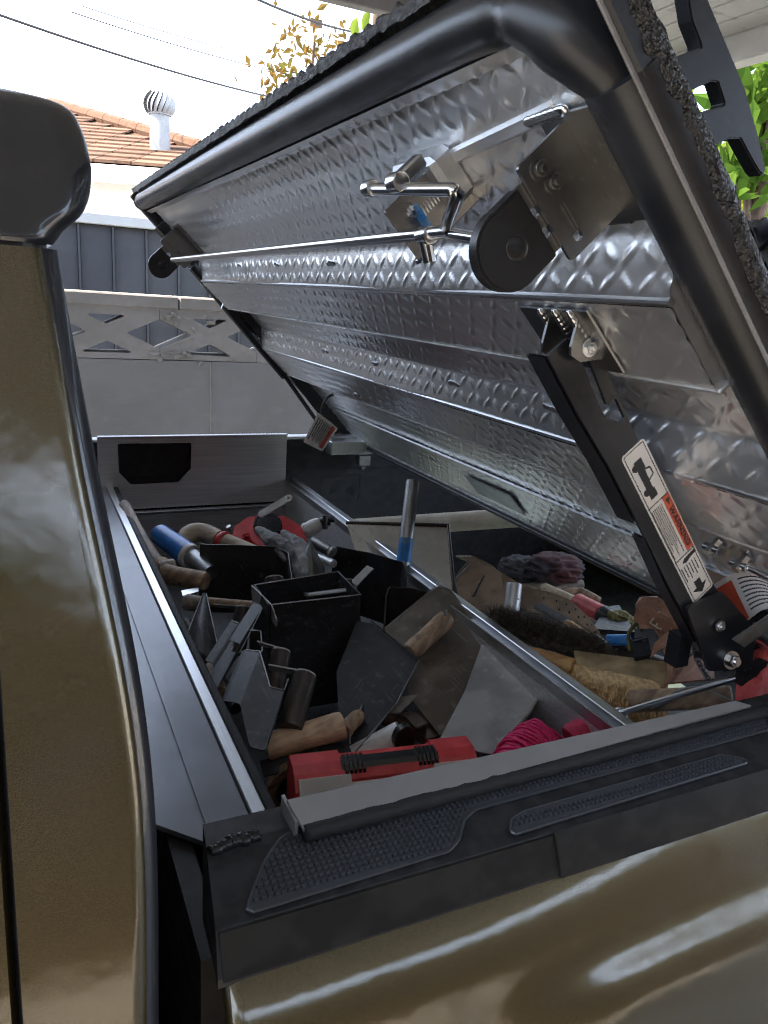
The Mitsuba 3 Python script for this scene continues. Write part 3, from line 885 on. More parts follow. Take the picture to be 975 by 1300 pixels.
def sheet(profile, y0, y1, step=.0028, relief=True, seed=0, wavy=.0012):
    """A pressed sheet whose (u, w) profile runs across from y0 to y1, with tread relief."""
    pr = np.array(profile, float)
    d = np.concatenate([[0], np.cumsum(np.linalg.norm(np.diff(pr, axis=0), axis=1))])
    n = int(d[-1] / step)
    s = np.linspace(0, d[-1], n)
    u, w = np.interp(s, d, pr[:, 0]), np.interp(s, d, pr[:, 1])
    for _ in range(2):
        u[1:-1], w[1:-1] = (u[:-2] + 2 * u[1:-1] + u[2:]) / 4, (w[:-2] + 2 * w[1:-1] + w[2:]) / 4
    tu, tw = np.gradient(u), np.gradient(w)
    l = np.hypot(tu, tw)
    nu, nw = -tw / l, tu / l
    ys = np.arange(y0, y1, step)
    S, Y = np.meshgrid(s, ys, indexing='ij')
    h = tread(S, Y) if relief else 0 * S
    q = np.stack([S * 5, Y * 3.2, 0 * S + seed], -1)
    h = h + wavy * (meshkit.fbm(q, 3, seed) - .5) * 2 + .00035 * (meshkit.noise(q * 9, seed) - .5)
    P = np.stack([u[:, None] + nu[:, None] * h, Y, w[:, None] + nw[:, None] * h], -1)
    return P


A_PROF = [(.050, .0), (.206, .003), (.246, .040), (.252, .0415)]
FLAT1 = [(.252, .0415), (.256, .041), (.340, .0405), (.344, .039), (.345, .034)]
B_PROF = [(.330, .000), (.447, .003), (.486, .040), (.492, .0415)]
FLAT2 = [(.492, .0415), (.496, .041), (.586, .0405), (.590, .039), (.591, .034)]
C_PROF = [(.575, .001), (.760, .004)]
D_PROF = [(.755, .007), (.905, .010)]
for i, (pf, rel, nm, lab) in enumerate(((A_PROF, True, 'panel_sheet', 'upper tread plate sheet under the cover'), (FLAT1, True, 'rib', 'upper flat cross rib of the cover'), (B_PROF, True, 'panel_sheet', 'middle tread plate sheet under the cover'),
                                   (FLAT2, True, 'rib', 'lower flat cross rib of the cover'), (C_PROF, True, 'panel_sheet', 'lower tread plate sheet under the cover'), (D_PROF, True, 'panel_sheet', 'lowest tread plate strip along the hinge edge'))):
    P = sheet(pf, LY0 + .050, LY1 - .045, relief=rel, seed=i, wavy=.0034 if nm == 'panel_sheet' else .0022, step=.0028)
    if nm == 'rib':
        P = P.copy()
    part(cv, nm, grid(L(P), True), ALU_TREAD, True, label=lab)
# rounded bright lips of the ribs, end webs, seams
for u0 in (.249, .489):
    part(cv, 'rib_lip', lmesh(tube([(u0, LY0 + .05, .0390), (u0, LY1 - .05, .0390)], .0038, 10)), ALU)
for u0 in (.345, .591):
    part(cv, 'rib_web', lblock((u0, LY0 + .047, .0005), (u0 + .002, LY1 - .047, .040)), ALU_TREAD)
    for yy_ in (LY0 + .045, LY1 - .047):
        part(cv, 'rib_end', ext_l(Polygon([(u0 - .138, -.002), (u0 - .099, .0395), (u0 + .0015, .0395), (u0 + .0015, -.002)]), yy_ + .006, yy_ + .008), ALU_TREAD)
part(cv, 'seam_edge', lblock((.7545, LY0 + .05, .006), (.7562, LY1 - .045, .0105)), ALU)
# stitch welds on the rib webs
rw = np.random.default_rng(12)
for u0, ww, ysl in ((.222, .017, (1.72, 1.45, 1.17, .86)), (.462, .017, (1.62, 1.35, 1.05, .80)), (.560, .042, (1.55,))):
    for y in ysl:
        bl = [trimesh.creation.icosphere(2, .006) for _ in range(5)]
        for k, b_ in enumerate(bl):
            b_.vertices = b_.vertices * (1.1, .9, .5) + V(u0 + .0015 * math.sin(k * 2), y + (k - 2) * .006, ww) + rw.normal(0, .0008, 3)
        part(cv, 'weld', lmesh(cat(bl)), CHROME, True)
# top skin with sprayed black coating, crumbly at its edge
pts = []
ug, yg = np.meshgrid(np.linspace(-.014, .915, 190), np.linspace(LY0 + .001, LY1 + .008, 330), indexing='ij')
wg = -.006 - tread(ug, yg, .03, .014, .006, .0022)
top = grid(L(np.stack([ug, yg, wg], -1)), False)
ye = np.linspace(-.014, .915, 700)
rows = []
for k, (dy, w) in enumerate(((.0, -.0060), (-.003, -.004), (-.0045, .001), (-.004, .006), (-.001, .010), (.007, .012))):
    nz = meshkit.fbm(np.stack([ye * 95, 0 * ye + k * 1.7, 0 * ye], 1), 4, 21) - .5
    n2 = meshkit.fbm(np.stack([ye * 26, 0 * ye, 0 * ye], 1), 2, 23) - .5
    amp = 0 if k in (0, 5) else 1
    rows.append(np.stack([ye, 0 * ye + LY0 + .001 + dy - amp * .004 * nz - amp * .003 * n2, 0 * ye + w + amp * .008 * nz + .006 * n2 * amp], 1))
side_e = grid(L(np.array(rows)), True)
yy = np.linspace(LY0 - .008, LY1 + .008, 900)
rows = []
for k, (du, w) in enumerate(((.0, -.006), (-.003, -.003), (-.003, .003), (.004, .008))):
    nz = meshkit.fbm(np.stack([yy * 90, 0 * yy + k * 2.3, 0 * yy], 1), 4, 31) - .5
    amp = 0 if k == 0 else 1
    lug = .0028 * (np.abs(np.sin(yy * math.pi / .03)) ** 6)
    rows.append(np.stack([0 * yy - .014 + du - amp * .005 * nz - lug * (k in (1, 2)), yy, 0 * yy + w - lug * amp * .6], 1))
front_e = grid(L(np.array(rows)), False)
part(cv, 'top_skin', cat(top, side_e, front_e), COATING, True, label='rough black sprayed coating on the outside of the cover')
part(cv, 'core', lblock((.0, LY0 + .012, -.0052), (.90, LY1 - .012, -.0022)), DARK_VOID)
# black skirt down both sides
for y0, y1, nm in ((LY0, LY0 + .048, 1), (LY1 - .048, LY1, -1)):
    pr = Polygon([(LY0 + .001, -.002), (LY0, .010), (LY0 + .0025, .0195)] + [(LY0 + .0285 - .0235 * math.cos(a), .0195 + .0155 * math.sin(a)) for a in np.linspace(.15, 2.7, 14)] + [(LY0 + .051, .018), (LY0 + .051, -.002)])
    yo = np.array(pr.exterior.coords)[:-1]
    if nm < 0:
        yo[:, 0] = LY0 + LY1 - yo[:, 0]
    m = extrude(Polygon(yo).buffer(0), .86)
    v = m.vertices
    m = trimesh.Trimesh(L(np.stack([.083 + v[:, 2] * .945, v[:, 0], v[:, 1]], 1)), m.faces, process=False)
    part(cv, 'side_skirt', m, SEAL, 50)
    part(cv, 'side_skirt__corner', lblock((-.010, LY0 + .002 if nm > 0 else LY1 - .012, -.003), (.090, LY0 + .012 if nm > 0 else LY1 - .001, .021), .003), POWDER)
    part(cv, 'side_skirt__edge', lmesh(tube([(.03, LY0 + .005 if nm > 0 else LY1 - .005, .0222), (.9, LY0 + .005 if nm > 0 else LY1 - .005, .0222)], .0019, 8)), ALU_DULL)
# bulb seal along the front edge, turning down the near side with two wrinkles
path = curve([(.018, LY1 - .01, .006), (.018, 1.6, .008), (.018, 1.0, .008), (.018, .66, .008), (.020, .525, .009), (.033, .474, .013), (.070, .443, .0150), (.098, .4365, .0145), (.125, .434, .010), (.16, .4335, .001), (.20, .433, -.010)], 260)
rad = .0212 + 0 * path[:, 0]
for c, a_, wd in (((.024, .50), -.0035, .010), ((.085, .443), -.003, .010), ((.05, .458), .0035, .02)):
    d2 = (path[:, 0] - c[0]) ** 2 + (path[:, 1] - c[1]) ** 2
    rad = rad + a_ * np.exp(-d2 / wd ** 2)
rad = rad * np.where(path[:, 0] > .1, np.clip(1 - (path[:, 0] - .1) * 1.2, .85, 1), 1)
part(cv, 'front_seal', lmesh(tube(path, rad, 24)), SEAL, True, label='fat black bulb seal along the front edge of the cover')
# strip of tread lugs in shade under the seal
part(cv, 'front_flange', grid(L(sheet([(.040, .016), (.052, .009)], LY0 + .05, LY1 - .02, relief=True, seed=9)), True), ALU_TREAD, True)

# wire channel across the upper sheet
wa, wb = V((0.1143, 0.7136, 0.004)), V((0.0964, 0.5176, 0.004))
wd_ = unit(np.cross(wb - wa, V(0, 0, 1))) * .0075
part(cv, 'wire_channel', lmesh(hull([p + s * wd_ + V(0, 0, h) for p in (wa, wb) for s, h in ((-1, 0), (1, 0), (-.6, .0035), (.6, .0035))])), ALU_TREAD)


# stop brackets: slotted plates with a rubber bumper
def stop_bracket(yc, sgn, tag_):
    k = f'{cv}__stop_bracket'
    pl = sbox(.104, -.004, .190, .062).buffer(-.004).buffer(.004)
    slot = shapely.LineString([(.152, .046), (.178, .046)]).buffer(.0042)
    slot = shapely.LineString([(.166, .040), (.166, .052)]).buffer(.0) if False else slot
    key = part(cv, 'stop_bracket', ext_l(pl.difference(slot), yc, yc + .0035), STEEL, label=tag_)
    slid = shapely.union_all([sbox(.116, .03, .176, .105)])
    s2 = shapely.union_all([shapely.LineString([(.140, .066), (.140, .076)]).buffer(.0045), shapely.LineString([(.158, .066), (.158, .076)]).buffer(.0045)])
    part(cv, key.split('__', 1)[1] + '__slide_plate', ext_l(slid.difference(s2), yc + .0042, yc + .0075), STEEL)
    for uu, ww in ((.117, .046), (.132, .041)):
        c = L(V(uu, yc - .0002, ww))
        part(cv, key.split('__', 1)[1] + '__bolt', bolt_head(c, V(0, -1, 0), .0062, .004, False), STEEL, 30)
    part(cv, key.split('__', 1)[1] + '__flange', ext_l(sbox(.100, .004, .196, .008), yc - .03, yc + .03), STEEL)
    rub = shapely.union_all([shapely.Point(.146, .100).buffer(.031, quad_segs=24), sbox(.1155, .070, .1765, .100)]).buffer(-.002).buffer(.002)
    m = ext_l(rub, yc + .0005, yc + .0105)
    m2 = ext_l(rub.buffer(-.0022), yc - .0012, yc + .0122)
    dim = lmesh(trimesh.creation.icosphere(3, 1.0))
    ball = trimesh.creation.icosphere(3, 1.0)
    ball.vertices = ball.vertices * (.010, .0022, .010) + V(.148, yc - .0012, .096)
    part(cv, key.split('__', 1)[1] + '__rubber_bumper', cat(m, m2, lmesh(ball)), BLACK_PLASTIC, 40)
    return key


stop_bracket(.508, 1, 'near slotted steel stop bracket with a black rubber bumper')
stop_bracket(2.06, -1, 'far slotted stop bracket with rubber bumper')
wl = [trimesh.creation.icosphere(2, .006) for _ in range(6)]
for k, b_ in enumerate(wl):
    b_.vertices = b_.vertices * (.9, 1.5, .7) + V(.098 + .0002 * k, .512 + k * .0075, .006)
part(cv, 'weld', lmesh(cat(wl)), CHROME, True, label='weld bead at the top of the near stop bracket')
part(cv, 'weld', lmesh(cat([rod((.197, .50, .003), (.197, .54, .003), .004, n=10)])), STEEL, True)

# latch: lock body, crank, long rod
part(cv, 'lock_body', lmesh(cat(block(V((0.1202, 0.7324, 0)) - (.024, .05, 0), V((0.1202, 0.7324, 0)) + (.030, .04, .030), .006), rod(V((0.1202, 0.7324, 0)) + (.012, -.012, .03), V((0.1202, 0.7324, 0)) + (.012, -.012, .062), .016, .0145, 20),
                                rod(V((0.1202, 0.7324, 0)) + (.012, -.012, .06), V((0.1202, 0.7324, 0)) + (.012, -.012, .070), .0095, n=6))), ALU_DULL, 30, label='lock body with a coil spring behind the crank')
hx = [V((0.1202, 0.7324, 0)) + (.012 + .0185 * math.cos(a), -.012 + .0185 * math.sin(a), .030 + .004 * a / 6.283) for a in np.linspace(0, 6 * 6.283, 120)]
part(cv, 'lock_body__spring', lmesh(tube(hx, .0014, 6)), CHROME, True)
cr = [V((0.0821, 0.7037, 0.085)), V((0.0982, 0.5652, 0.085)), V((0.1031, 0.5606, 0.085)), V((0.1309, 0.6117, 0.085)), V((0.1374, 0.6135, 0.085)), V((0.1462, 0.5684, 0.085))]
path = [cr[0], cr[0] + (cr[1] - cr[0]) * .5, cr[1], (cr[1] + cr[2]) / 2 + (0, -.001, 0), cr[2], cr[2] + (cr[3] - cr[2]) * .5, cr[3], cr[4], cr[5]]
part(cv, 'crank', lmesh(tube(path, .0056, 14)), CHROME, True, label='bent bright crank rod in front of the lock')
e0 = cr[0]
part(cv, 'crank__end_cap', lmesh(rod(e0 + (0, .004, 0), e0 + (0, -.012, 0), .0078, n=18, cap_r=.002)), CHROME, 30)
part(cv, 'crank__clamp', lmesh(cat(rod(e0 + (0, -.052, 0), e0 + (0, -.070, 0), .0088, n=14, cap_r=.002), block(e0 + (-.006, -.069, -.03), e0 + (.006, -.053, .002), .002))), CHROME, 30)
ra, rb_ = V((0.1399, 1.9176, 0.09)), V((0.136, 0.6092, 0.085))
part(cv, 'latch_rod', lmesh(tube([ra, (ra + rb_) / 2, rb_], .0056, 12)), CHROME, True, label='long zinc latch rod running to the far stop bracket')
cc = V((0.1371, 0.6538, 0.086))
part(cv, 'latch_rod__clamp', lmesh(cat(rod(cc + (0, .010, 0), cc + (0, -.010, 0), .0085, n=14, cap_r=.002), rod(cc + (-.004, 0, .0), cc + (.020, 0, .012), .0062, n=12))), CHROME, 30)
part(cv, 'latch_plate', lmesh(cat(block(V((0.137, 0.7056, 0.05)) + (-.03, -.004, -.05), V((0.137, 0.7056, 0.05)) + (.028, -.0005, .036), .001))), STEEL)
part(cv, 'latch_plate__link', lmesh(cat(block(V((0.1312, 0.6988, 0.06)) + (-.012, -.012, .0), V((0.1312, 0.6988, 0.06)) + (.022, .010, .003), .001))), BLUE_PAINT)
part(cv, 'latch_plate__bolt', bolt_head(L(V((0.1233, 0.6994, 0.063))), LW, .0055, .005), CHROME, 30)
# latch pieces on the lowest strip, near side
for px in (((0.6662, 0.6288, 0.02)), ((0.681, 0.594, 0.02))):
    c = V(px)
    part(cv, 'hinge_clip', lmesh(cat(rod(c + (0, 0, -.014), c + (0, 0, .010), .006, n=6), rod(c + (0, .012, .002), c + (0, -.012, .002), .0055, n=14, cap_r=.001), block(c + (-.012, -.006, -.016), c + (.01, .006, -.011), .001))), CHROME, 30)
c = V((0.681, 0.594, 0.02))
part(cv, 'hinge_rod', lmesh(tube([c, c + (.02, -.16, 0)], .004, 10)), CHROME, True)
# lower edge: aluminium sill with a rubber line
part(cv, 'hinge_edge', lmesh(cat(block((.9055, LY0 + .02, -.005), (.922, LY1 - .02, .012), .002))), ALU_DULL)
part(cv, 'hinge_edge__seal', lmesh(tube([(.916, LY0 + .02, .0155), (.916, LY1 - .02, .0155)], .0058, 10)), RUBBER, True)
c = V((0.6799, 1.1807, 0.006))
part(cv, 'patch_plate', lmesh(block((.80, 1.20, .011), (.862, 1.38, .0135), .001)), ALU_DULL)
# cleat on the outside, near side
cleat = Polygon([(0.1146, -0.1773), (0.1252, -0.1933), (0.1607, -0.1941), (0.2163, -0.1955), (0.2604, -0.1899), (0.2904, -0.1837), (0.2939, -0.1782), (0.2865, -0.1753), (0.2682, -0.1728), (0.2482, -0.1705), (0.2392, -0.1587), (0.2319, -0.1373), (0.2183, -0.0996), (0.1425, -0.1187), (0.1466, -0.1376), (0.1568, -0.1636), (0.1584, -0.1689), (0.1554, -0.1697), (0.1359, -0.1702)]).buffer(-.0015).buffer(.0015)
ch = Polygon([(0.1787, -0.1394), (0.1875, -0.1652), (0.1924, -0.1709), (0.2119, -0.1692), (0.2119, -0.1659), (0.2, -0.1392)]).buffer(-.002).buffer(.002)
part(cv, 'cleat', cat(ext_l(cleat.difference(ch), .552, .566), ext_l(cleat.difference(ch).buffer(-.0012), .5508, .567)), POWDER, label='black flat cleat with a window standing off the outside of the cover')
cl2 = Polygon([(0.0283, -0.1492), (0.0237, -0.163), (0.0255, -0.2221), (0.0305, -0.2566), (0.0519, -0.2465), (0.0373, -0.1726)])
part(cv, 'cleat', ext_l(cl2, .945, .957), ALU_DULL, label='grey metal tie-down at the top of the cover edge')

# near hinge arm with its warning sticker
AY = .585
arm_o = Polygon([(0.4455, 0.498), (0.4656, 0.5146), (0.5014, 0.5086), (0.5448, 0.452), (0.5965, 0.3865), (0.6585, 0.3143), (0.7365, 0.2304), (0.7795, 0.1841), (0.7497, 0.1429), (0.7161, 0.1719), (0.6519, 0.2493), (0.5915, 0.3261), (0.5393, 0.3901), (0.492, 0.4419)]).buffer(-.002).buffer(.002)
slot = Polygon([(0.4819, 0.5006), (0.4948, 0.4973), (0.5243, 0.4536), (0.5285, 0.4528), (0.5303, 0.4591), (0.5365, 0.4583), (0.5503, 0.4401), (0.5472, 0.4345), (0.5269, 0.4394), (0.5171, 0.4497)])
arm = part(cv, 'hinge_arm', ext_y(arm_o.difference(slot), .585, .589), POWDER, label='black hinge arm with a hooked slot and a warning sticker')
an = arm.split('__', 1)[1]
fl = [V((0.4455, 0.585, 0.498)), V((0.492, 0.585, 0.4419)), V((0.5393, 0.585, 0.3901)), V((0.5915, 0.585, 0.3261))]
fl2 = [V((0.6088, 0.585, 0.3079)), V((0.6519, 0.585, 0.2493)), V((0.7161, 0.585, 0.1719)), V((0.7497, 0.585, 0.1429))]
d = unit(V((0.6519, 0.585, 0.2493)) - V((0.492, 0.585, 0.4419)))
nn = np.cross(d, V(0, 1, 0))
for f_, hgt in ((fl, .030), (fl2, .022)):
    P = np.array([[q + V(0, .0015, 0), q + V(0, hgt, 0)] for q in f_])
    part(cv, an + '__flange', cat(grid(P), grid(P + nn * -.003, True)), POWDER)
# gusset plates carrying the arm
gus = Polygon([(0.4712, 0.5424), (0.4797, 0.5463), (0.4948, 0.5451), (0.5165, 0.5055), (0.5087, 0.5008), (0.4764, 0.4963), (0.4664, 0.501), (0.4653, 0.5075)]).buffer(-.001).buffer(.003, quad_segs=8)
part(cv, 'gusset', ext_y(gus, .5745, .578), STEEL, label='steel gusset that carries the hinge arm')
part(cv, 'gusset', ext_y(gus, .618, .6215), STEEL)
gb = V((0.4842, 0.5745, 0.5081))
part(cv, 'gusset__bolt', bolt_head(gb, V(0, -1, 0), .0062, .005), CHROME, 30)
bp = Polygon([(0.4883, 0.5513), (0.5739, 0.5565), (0.6211, 0.498), (0.5373, 0.4988)]).buffer(-.002).buffer(.002)
c = V((0.2748, 0.549, 0.0415))
part(cv, 'gusset__base_plate', lmesh(block((.258, .555, .0425), (.335, .66, .0455), .001)), STEEL)
for yy_ in (.578, .60, .622):
    wl = [trimesh.creation.icosphere(2, .0048) for _ in range(5)]
    for k, b_ in enumerate(wl):
        b_.vertices = b_.vertices * (1.3, .8, .8) + V(.262 + k * .0062, yy_, .0475)
    part(cv, 'weld', lmesh(cat(wl)), CHROME, True)

# the sticker, printed flat on the arm
E0, E1 = V((0.553, 0.5846, 0.398)), V((0.7043, 0.5846, 0.2132))
ED = unit(E1 - E0)
EW = unit(np.cross(ED, V(0, 1, 0)))
if EW[0] < 0:
    EW = -EW
SL = np.linalg.norm(V((0.7272, 0.5846, 0.2395)) - V((0.5809, 0.5846, 0.4171)))
SW = abs((V((0.5809, 0.5846, 0.4171)) - E0) @ EW)
SO = E0 - ED * 0


def stk(poly, lift):
    """A shape drawn on the sticker: (along, across) as fractions of its length and width."""
    q = np.array(poly.exterior.coords)[:-1]
    p3 = SO + q[:, :1] * SL * ED + q[:, 1:] * SW * EW + V(0, -lift, 0)
    pg = Polygon(np.stack([q[:, 0] * SL, q[:, 1] * SW], 1))
    m = slab(pg, SO + V(0, -lift, 0), ED, EW, .0002)
    return m


def R2(a, b, c_, d_, r=0):
    return sbox(a, b, c_, d_)


whole = Polygon([(0, 0), (1, 0), (1, 1), (0, 1)])
st = f'{an}__warning_sticker'
rr = .09
pg = Polygon(np.array(sbox(.0, 0, SL, SW).buffer(-.004).buffer(.004, quad_segs=6).exterior.coords))
part(cv, st, slab(pg, SO + V(0, -.0002, 0), ED, EW, .0003), STICKER, label='white and orange warning sticker on the black hinge arm')
ink = []
border = pg.buffer(-.0022).difference(pg.buffer(-.0030))
ink.append(slab(border, SO + V(0, -.0006, 0), ED, EW, .0003))
for a0 in (.33, .70):
    ink.append(stk(R2(a0, .03, a0 + .005, .97), .0006))
# little truck: body, cab, wheels
for q in ((.07, .30, .30, .55), (.07, .45, .13, .62), (.25, .45, .30, .60), (.12, .52, .20, .56)):
    ink.append(stk(R2(*q), .0006))
for cx in (.10, .25):
    ink.append(slab(shapely.Point(cx * SL, .27 * SW).buffer(.0042), SO + V(0, -.0006, 0), ED, EW, .0003))
cabp = Polygon([(.13, .55), (.145, .78), (.19, .80), (.205, .55)])
ink.append(stk(cabp.difference(cabp.buffer(-.02)) if False else Polygon([(.13, .55), (.142, .78), (.19, .80), (.205, .55), (.198, .55), (.186, .75), (.150, .74), (.138, .55)]), .0006))
for k in range(7):
    ink.append(stk(R2(.355, .10 + k * .072, .68 - (.04 * (k % 3)), .125 + k * .072), .0006))
for k in range(6):
    ink.append(stk(R2(.76 + .03 * k * 0, .14 + k * .13 * .95, .855 - .02 * (k % 2), .175 + k * .13 * .95), .0006))
ink.append(stk(Polygon([(.72, .42), (.735, .30), (.75, .42), (.74, .60), (.735, .95), (.715, .95), (.718, .6)]), .0006))
ink.append(stk(Polygon([(.885, .36), (.93, .36), (.93, .16), (.975, .5), (.93, .84), (.93, .64), (.885, .64)]), .0006))
redp = stk(R2(.335, .66, .695, .965), .0006)
part(cv, an + '__sticker_band', redp, STICKER_RED)
wt = meshkit.text_mesh('WARNING', 1.0, .0002, bold=True)
b0 = wt.bounds
v = (wt.vertices - b0[0]) / (b0[1] - b0[0])
wv = SO + (.41 + v[:, :1] * .26) * SL * ED + (.72 + (1 - v[:, 1:2]) * .19) * SW * 0 * EW + (.72 + v[:, 1:2] * .19) * SW * EW + V(0, -.0011, 0) + V(0, .0002, 0) * v[:, 2:]
part(cv, an + '__sticker_lettering', trimesh.Trimesh(wv, wt.faces, process=False), INK)
part(cv, an + '__sticker_print', cat(ink, stk(Polygon([(.355, .74), (.395, .82), (.355, .90)]), .0009)), INK)

# base of the arm on the near rail
bs = thing('rail_bracket', 'black hinge base bolted inside the near bed rail under the arm', 'bracket')
hb = V((0.7641, 0.6, 0.1519))
part(bs, 'base_plate', plate([(0.6808, 0.578, 0.2198), (0.7357, 0.578, 0.2332), (0.8084, 0.578, 0.1749), (0.8171, 0.578, 0.1195), (0.7386, 0.578, 0.1301)], .005, .004), POWDER)
part(bs, 'block', hull([V((0.7067, 0.6, 0.158)) + (dx, dy, dz) for dx in (0, .020) for dy in (0, .02) for dz in (-.03, .012)]), POWDER)
part(bs, 'block', hull([V((0.8212, 0.62, 0.1546)) + (dx, dy, dz) for dx in (0, .07) for dy in (0, .05) for dz in (-.06, .02)]), POWDER)
part(bs, 'bolt', bolt_head(V((0.7699, 0.575, 0.1415)), V(-.2, -1, .2), .008, .010), CHROME, 30)
part(bs, 'bolt', bolt_head(V((0.7382, 0.575, 0.1908)), V(0, -1, 0), .005, .003, False), CHROME, 30)
part(bs, 'arm_tube', tube([(0.8317, 0.6, 0.1621), (0.8674, 0.6, 0.1404), (0.9021, 0.58, 0.1163)], .012, 12), CHROME, True)
part(bs, 'strap_plate', plate([(0.7451, 0.56, 0.1793), (0.799, 0.56, 0.2028), (0.8161, 0.56, 0.2151), (0.8233, 0.56, 0.1914), (0.7688, 0.56, 0.1656)], .002), ALU_DULL)
# curled warning tag beside the base
tg = thing('curled_tag', 'curled white and orange tag at the right edge beside the hinge base', 'tag')
t = np.linspace(0, 1, 14)
P = []
for s in t:
    a_, b_ = V((0.8065, 0.62, 0.209)), V((0.8588, 0.6, 0.1695))
    c0 = V((0.7927, 0.64, 0.2136)) * (1 - s) + V((0.8293, 0.58, 0.2326)) * s + V(0, 0, .018) * math.sin(math.pi * s)
    c1 = V((0.8333, 0.62, 0.153)) * (1 - s) + V((0.835, 0.57, 0.2046)) * s + V(0, 0, .012) * math.sin(math.pi * s)
    P.append([c0 + (c1 - c0) * k for k in np.linspace(0, 1, 5)])
part(tg, 'card', grid(np.array(P)), STICKER, True)
lines = []
for k in range(8):
    aa = .12 + k * .1
    Q = [[p[0] + (p[-1] - p[0]) * aa + V(0, -.0008, .0006), p[0] + (p[-1] - p[0]) * (aa + .035) + V(0, -.0008, .0006)] for p in P[4:-1]]
    lines.append(grid(np.array(Q)))
part(tg, 'print', cat(lines), RAG_GREY, True)
Q = [[p[0] + (p[-1] - p[0]) * aa + V(-.0004, -.0010, .0004) for aa in (.1, .95)] for p in P[:4]]
part(tg, 'red_band', grid(np.array(Q)), STICKER_RED, True)

# far lift strut, cable, tag
FYS = 2.13
s0, s1, s2_ = V((0.4334, 2.13, 0.5864)), V((0.6993, 2.13, 0.3018)), V((0.8509, 2.13, 0.1091))
ls = thing('lift_strut', 'black telescoping strut holding up the far side of the bed cover', 'strut')
d = unit(s1 - s0)
part(ls, 'body', rod(s0, s1, .0125, n=16, cap_r=.002), POWDER, 30)
part(ls, 'channel', ext_y(Polygon([(p[0], p[2]) for p in (V((0.4686, 2.12, 0.581)), V((0.4959, 2.12, 0.583)), V((0.8966, 2.12, 0.1468)), V((0.8587, 2.12, 0.1304)))]), 2.12, 2.126), POWDER)
part(ls, 'piston', rod(s1, s2_, .006, n=12), BLACK_PLASTIC, 30)
part(ls, 'safety_pin', cat(tube(curve([((0.513, 2.11, 0.5378)), ((0.5153, 2.11, 0.5114)), ((0.507, 2.11, 0.4822))], 10), .002, 6), rod((0.5121, 2.105, 0.497), (0.5316, 2.105, 0.4858), .007, n=10)), CHROME, 30)
hc = thing('black_cable', 'thin black cable looping above the hanging paper tag', 'cable')
scene[hc] = mikit.ply(tube(curve([((0.7804, 2.02, 0.1776)), ((0.7659, 2, 0.226)), ((0.7798, 1.98, 0.2665)), ((0.8274, 1.97, 0.2749)), ((0.868, 1.95, 0.256)), ((0.8712, 1.9, 0.2373)), ((0.8735, 1.85, 0.2174))], 40), .0035, 8), BLACK_PLASTIC, True)
tg = thing('paper_tag', 'small white and red paper tag hanging at the far end of the cover', 'tag')
tc = [V((0.7568, 2, 0.2171)), V((0.8189, 2, 0.1717)), V((0.7739, 2, 0.1062)), V((0.7157, 2, 0.1347))]
P = np.array([[tc[0] + (tc[3] - tc[0]) * t_ + ((tc[1] + (tc[2] - tc[1]) * t_) - (tc[0] + (tc[3] - tc[0]) * t_)) * s + V(0, -.010 * math.sin(3.1 * s), 0) for t_ in np.linspace(0, 1, 6)] for s in np.linspace(0, 1, 10)])
part(tg, 'card', grid(P), STICKER, True)
for i in range(2):
    lo, hi = ((.08, .62), (.68, .88))[i]
    if i:
        Q = np.array([[tc[0] + (tc[3] - tc[0]) * t_ + ((tc[1] + (tc[2] - tc[1]) * t_) - (tc[0] + (tc[3] - tc[0]) * t_)) * s + V(0, -.010 * math.sin(3.1 * s) - .002, 0) for t_ in (.06, .92)] for s in np.linspace(lo, hi, 8)])
        part(tg, 'red_band', grid(Q), RED_DULL, True)
    else:
        ls_ = []
        for k in range(7):
            s0_ = lo + k * .085
            Q = np.array([[tc[0] + (tc[3] - tc[0]) * t_ + ((tc[1] + (tc[2] - tc[1]) * t_) - (tc[0] + (tc[3] - tc[0]) * t_)) * s + V(0, -.010 * math.sin(3.1 * s) - .002, 0) for t_ in np.linspace(.1, .85 - .1 * (k % 2), 5)] for s in (s0_, s0_ + .035)])
            ls_.append(grid(Q))
        part(tg, 'print', cat(ls_), RAG_GREY, True)
fb = thing('hinge_bracket', 'short aluminium hinge bracket on the far bed wall under the cover', 'bracket')
part(fb, 'bar', block(V((0.8251, 2.06, 0.0806)), V((0.9664, 2.06, 0.1207)) + (0, .05, 0), .002), ALU)
part(fb, 'foot', block(V((0.9217, 2.06, 0.0439)) + (0, .006, 0), V((0.959, 2.06, 0.0746)) + (0, .04, -.001), .002), ALU)
part(fb, 'nut', bolt_head(V((0.945, 2.07, 0.036)) + (0, .015, 0), V(0, 0, -1), .005, .005), CHROME, 30)

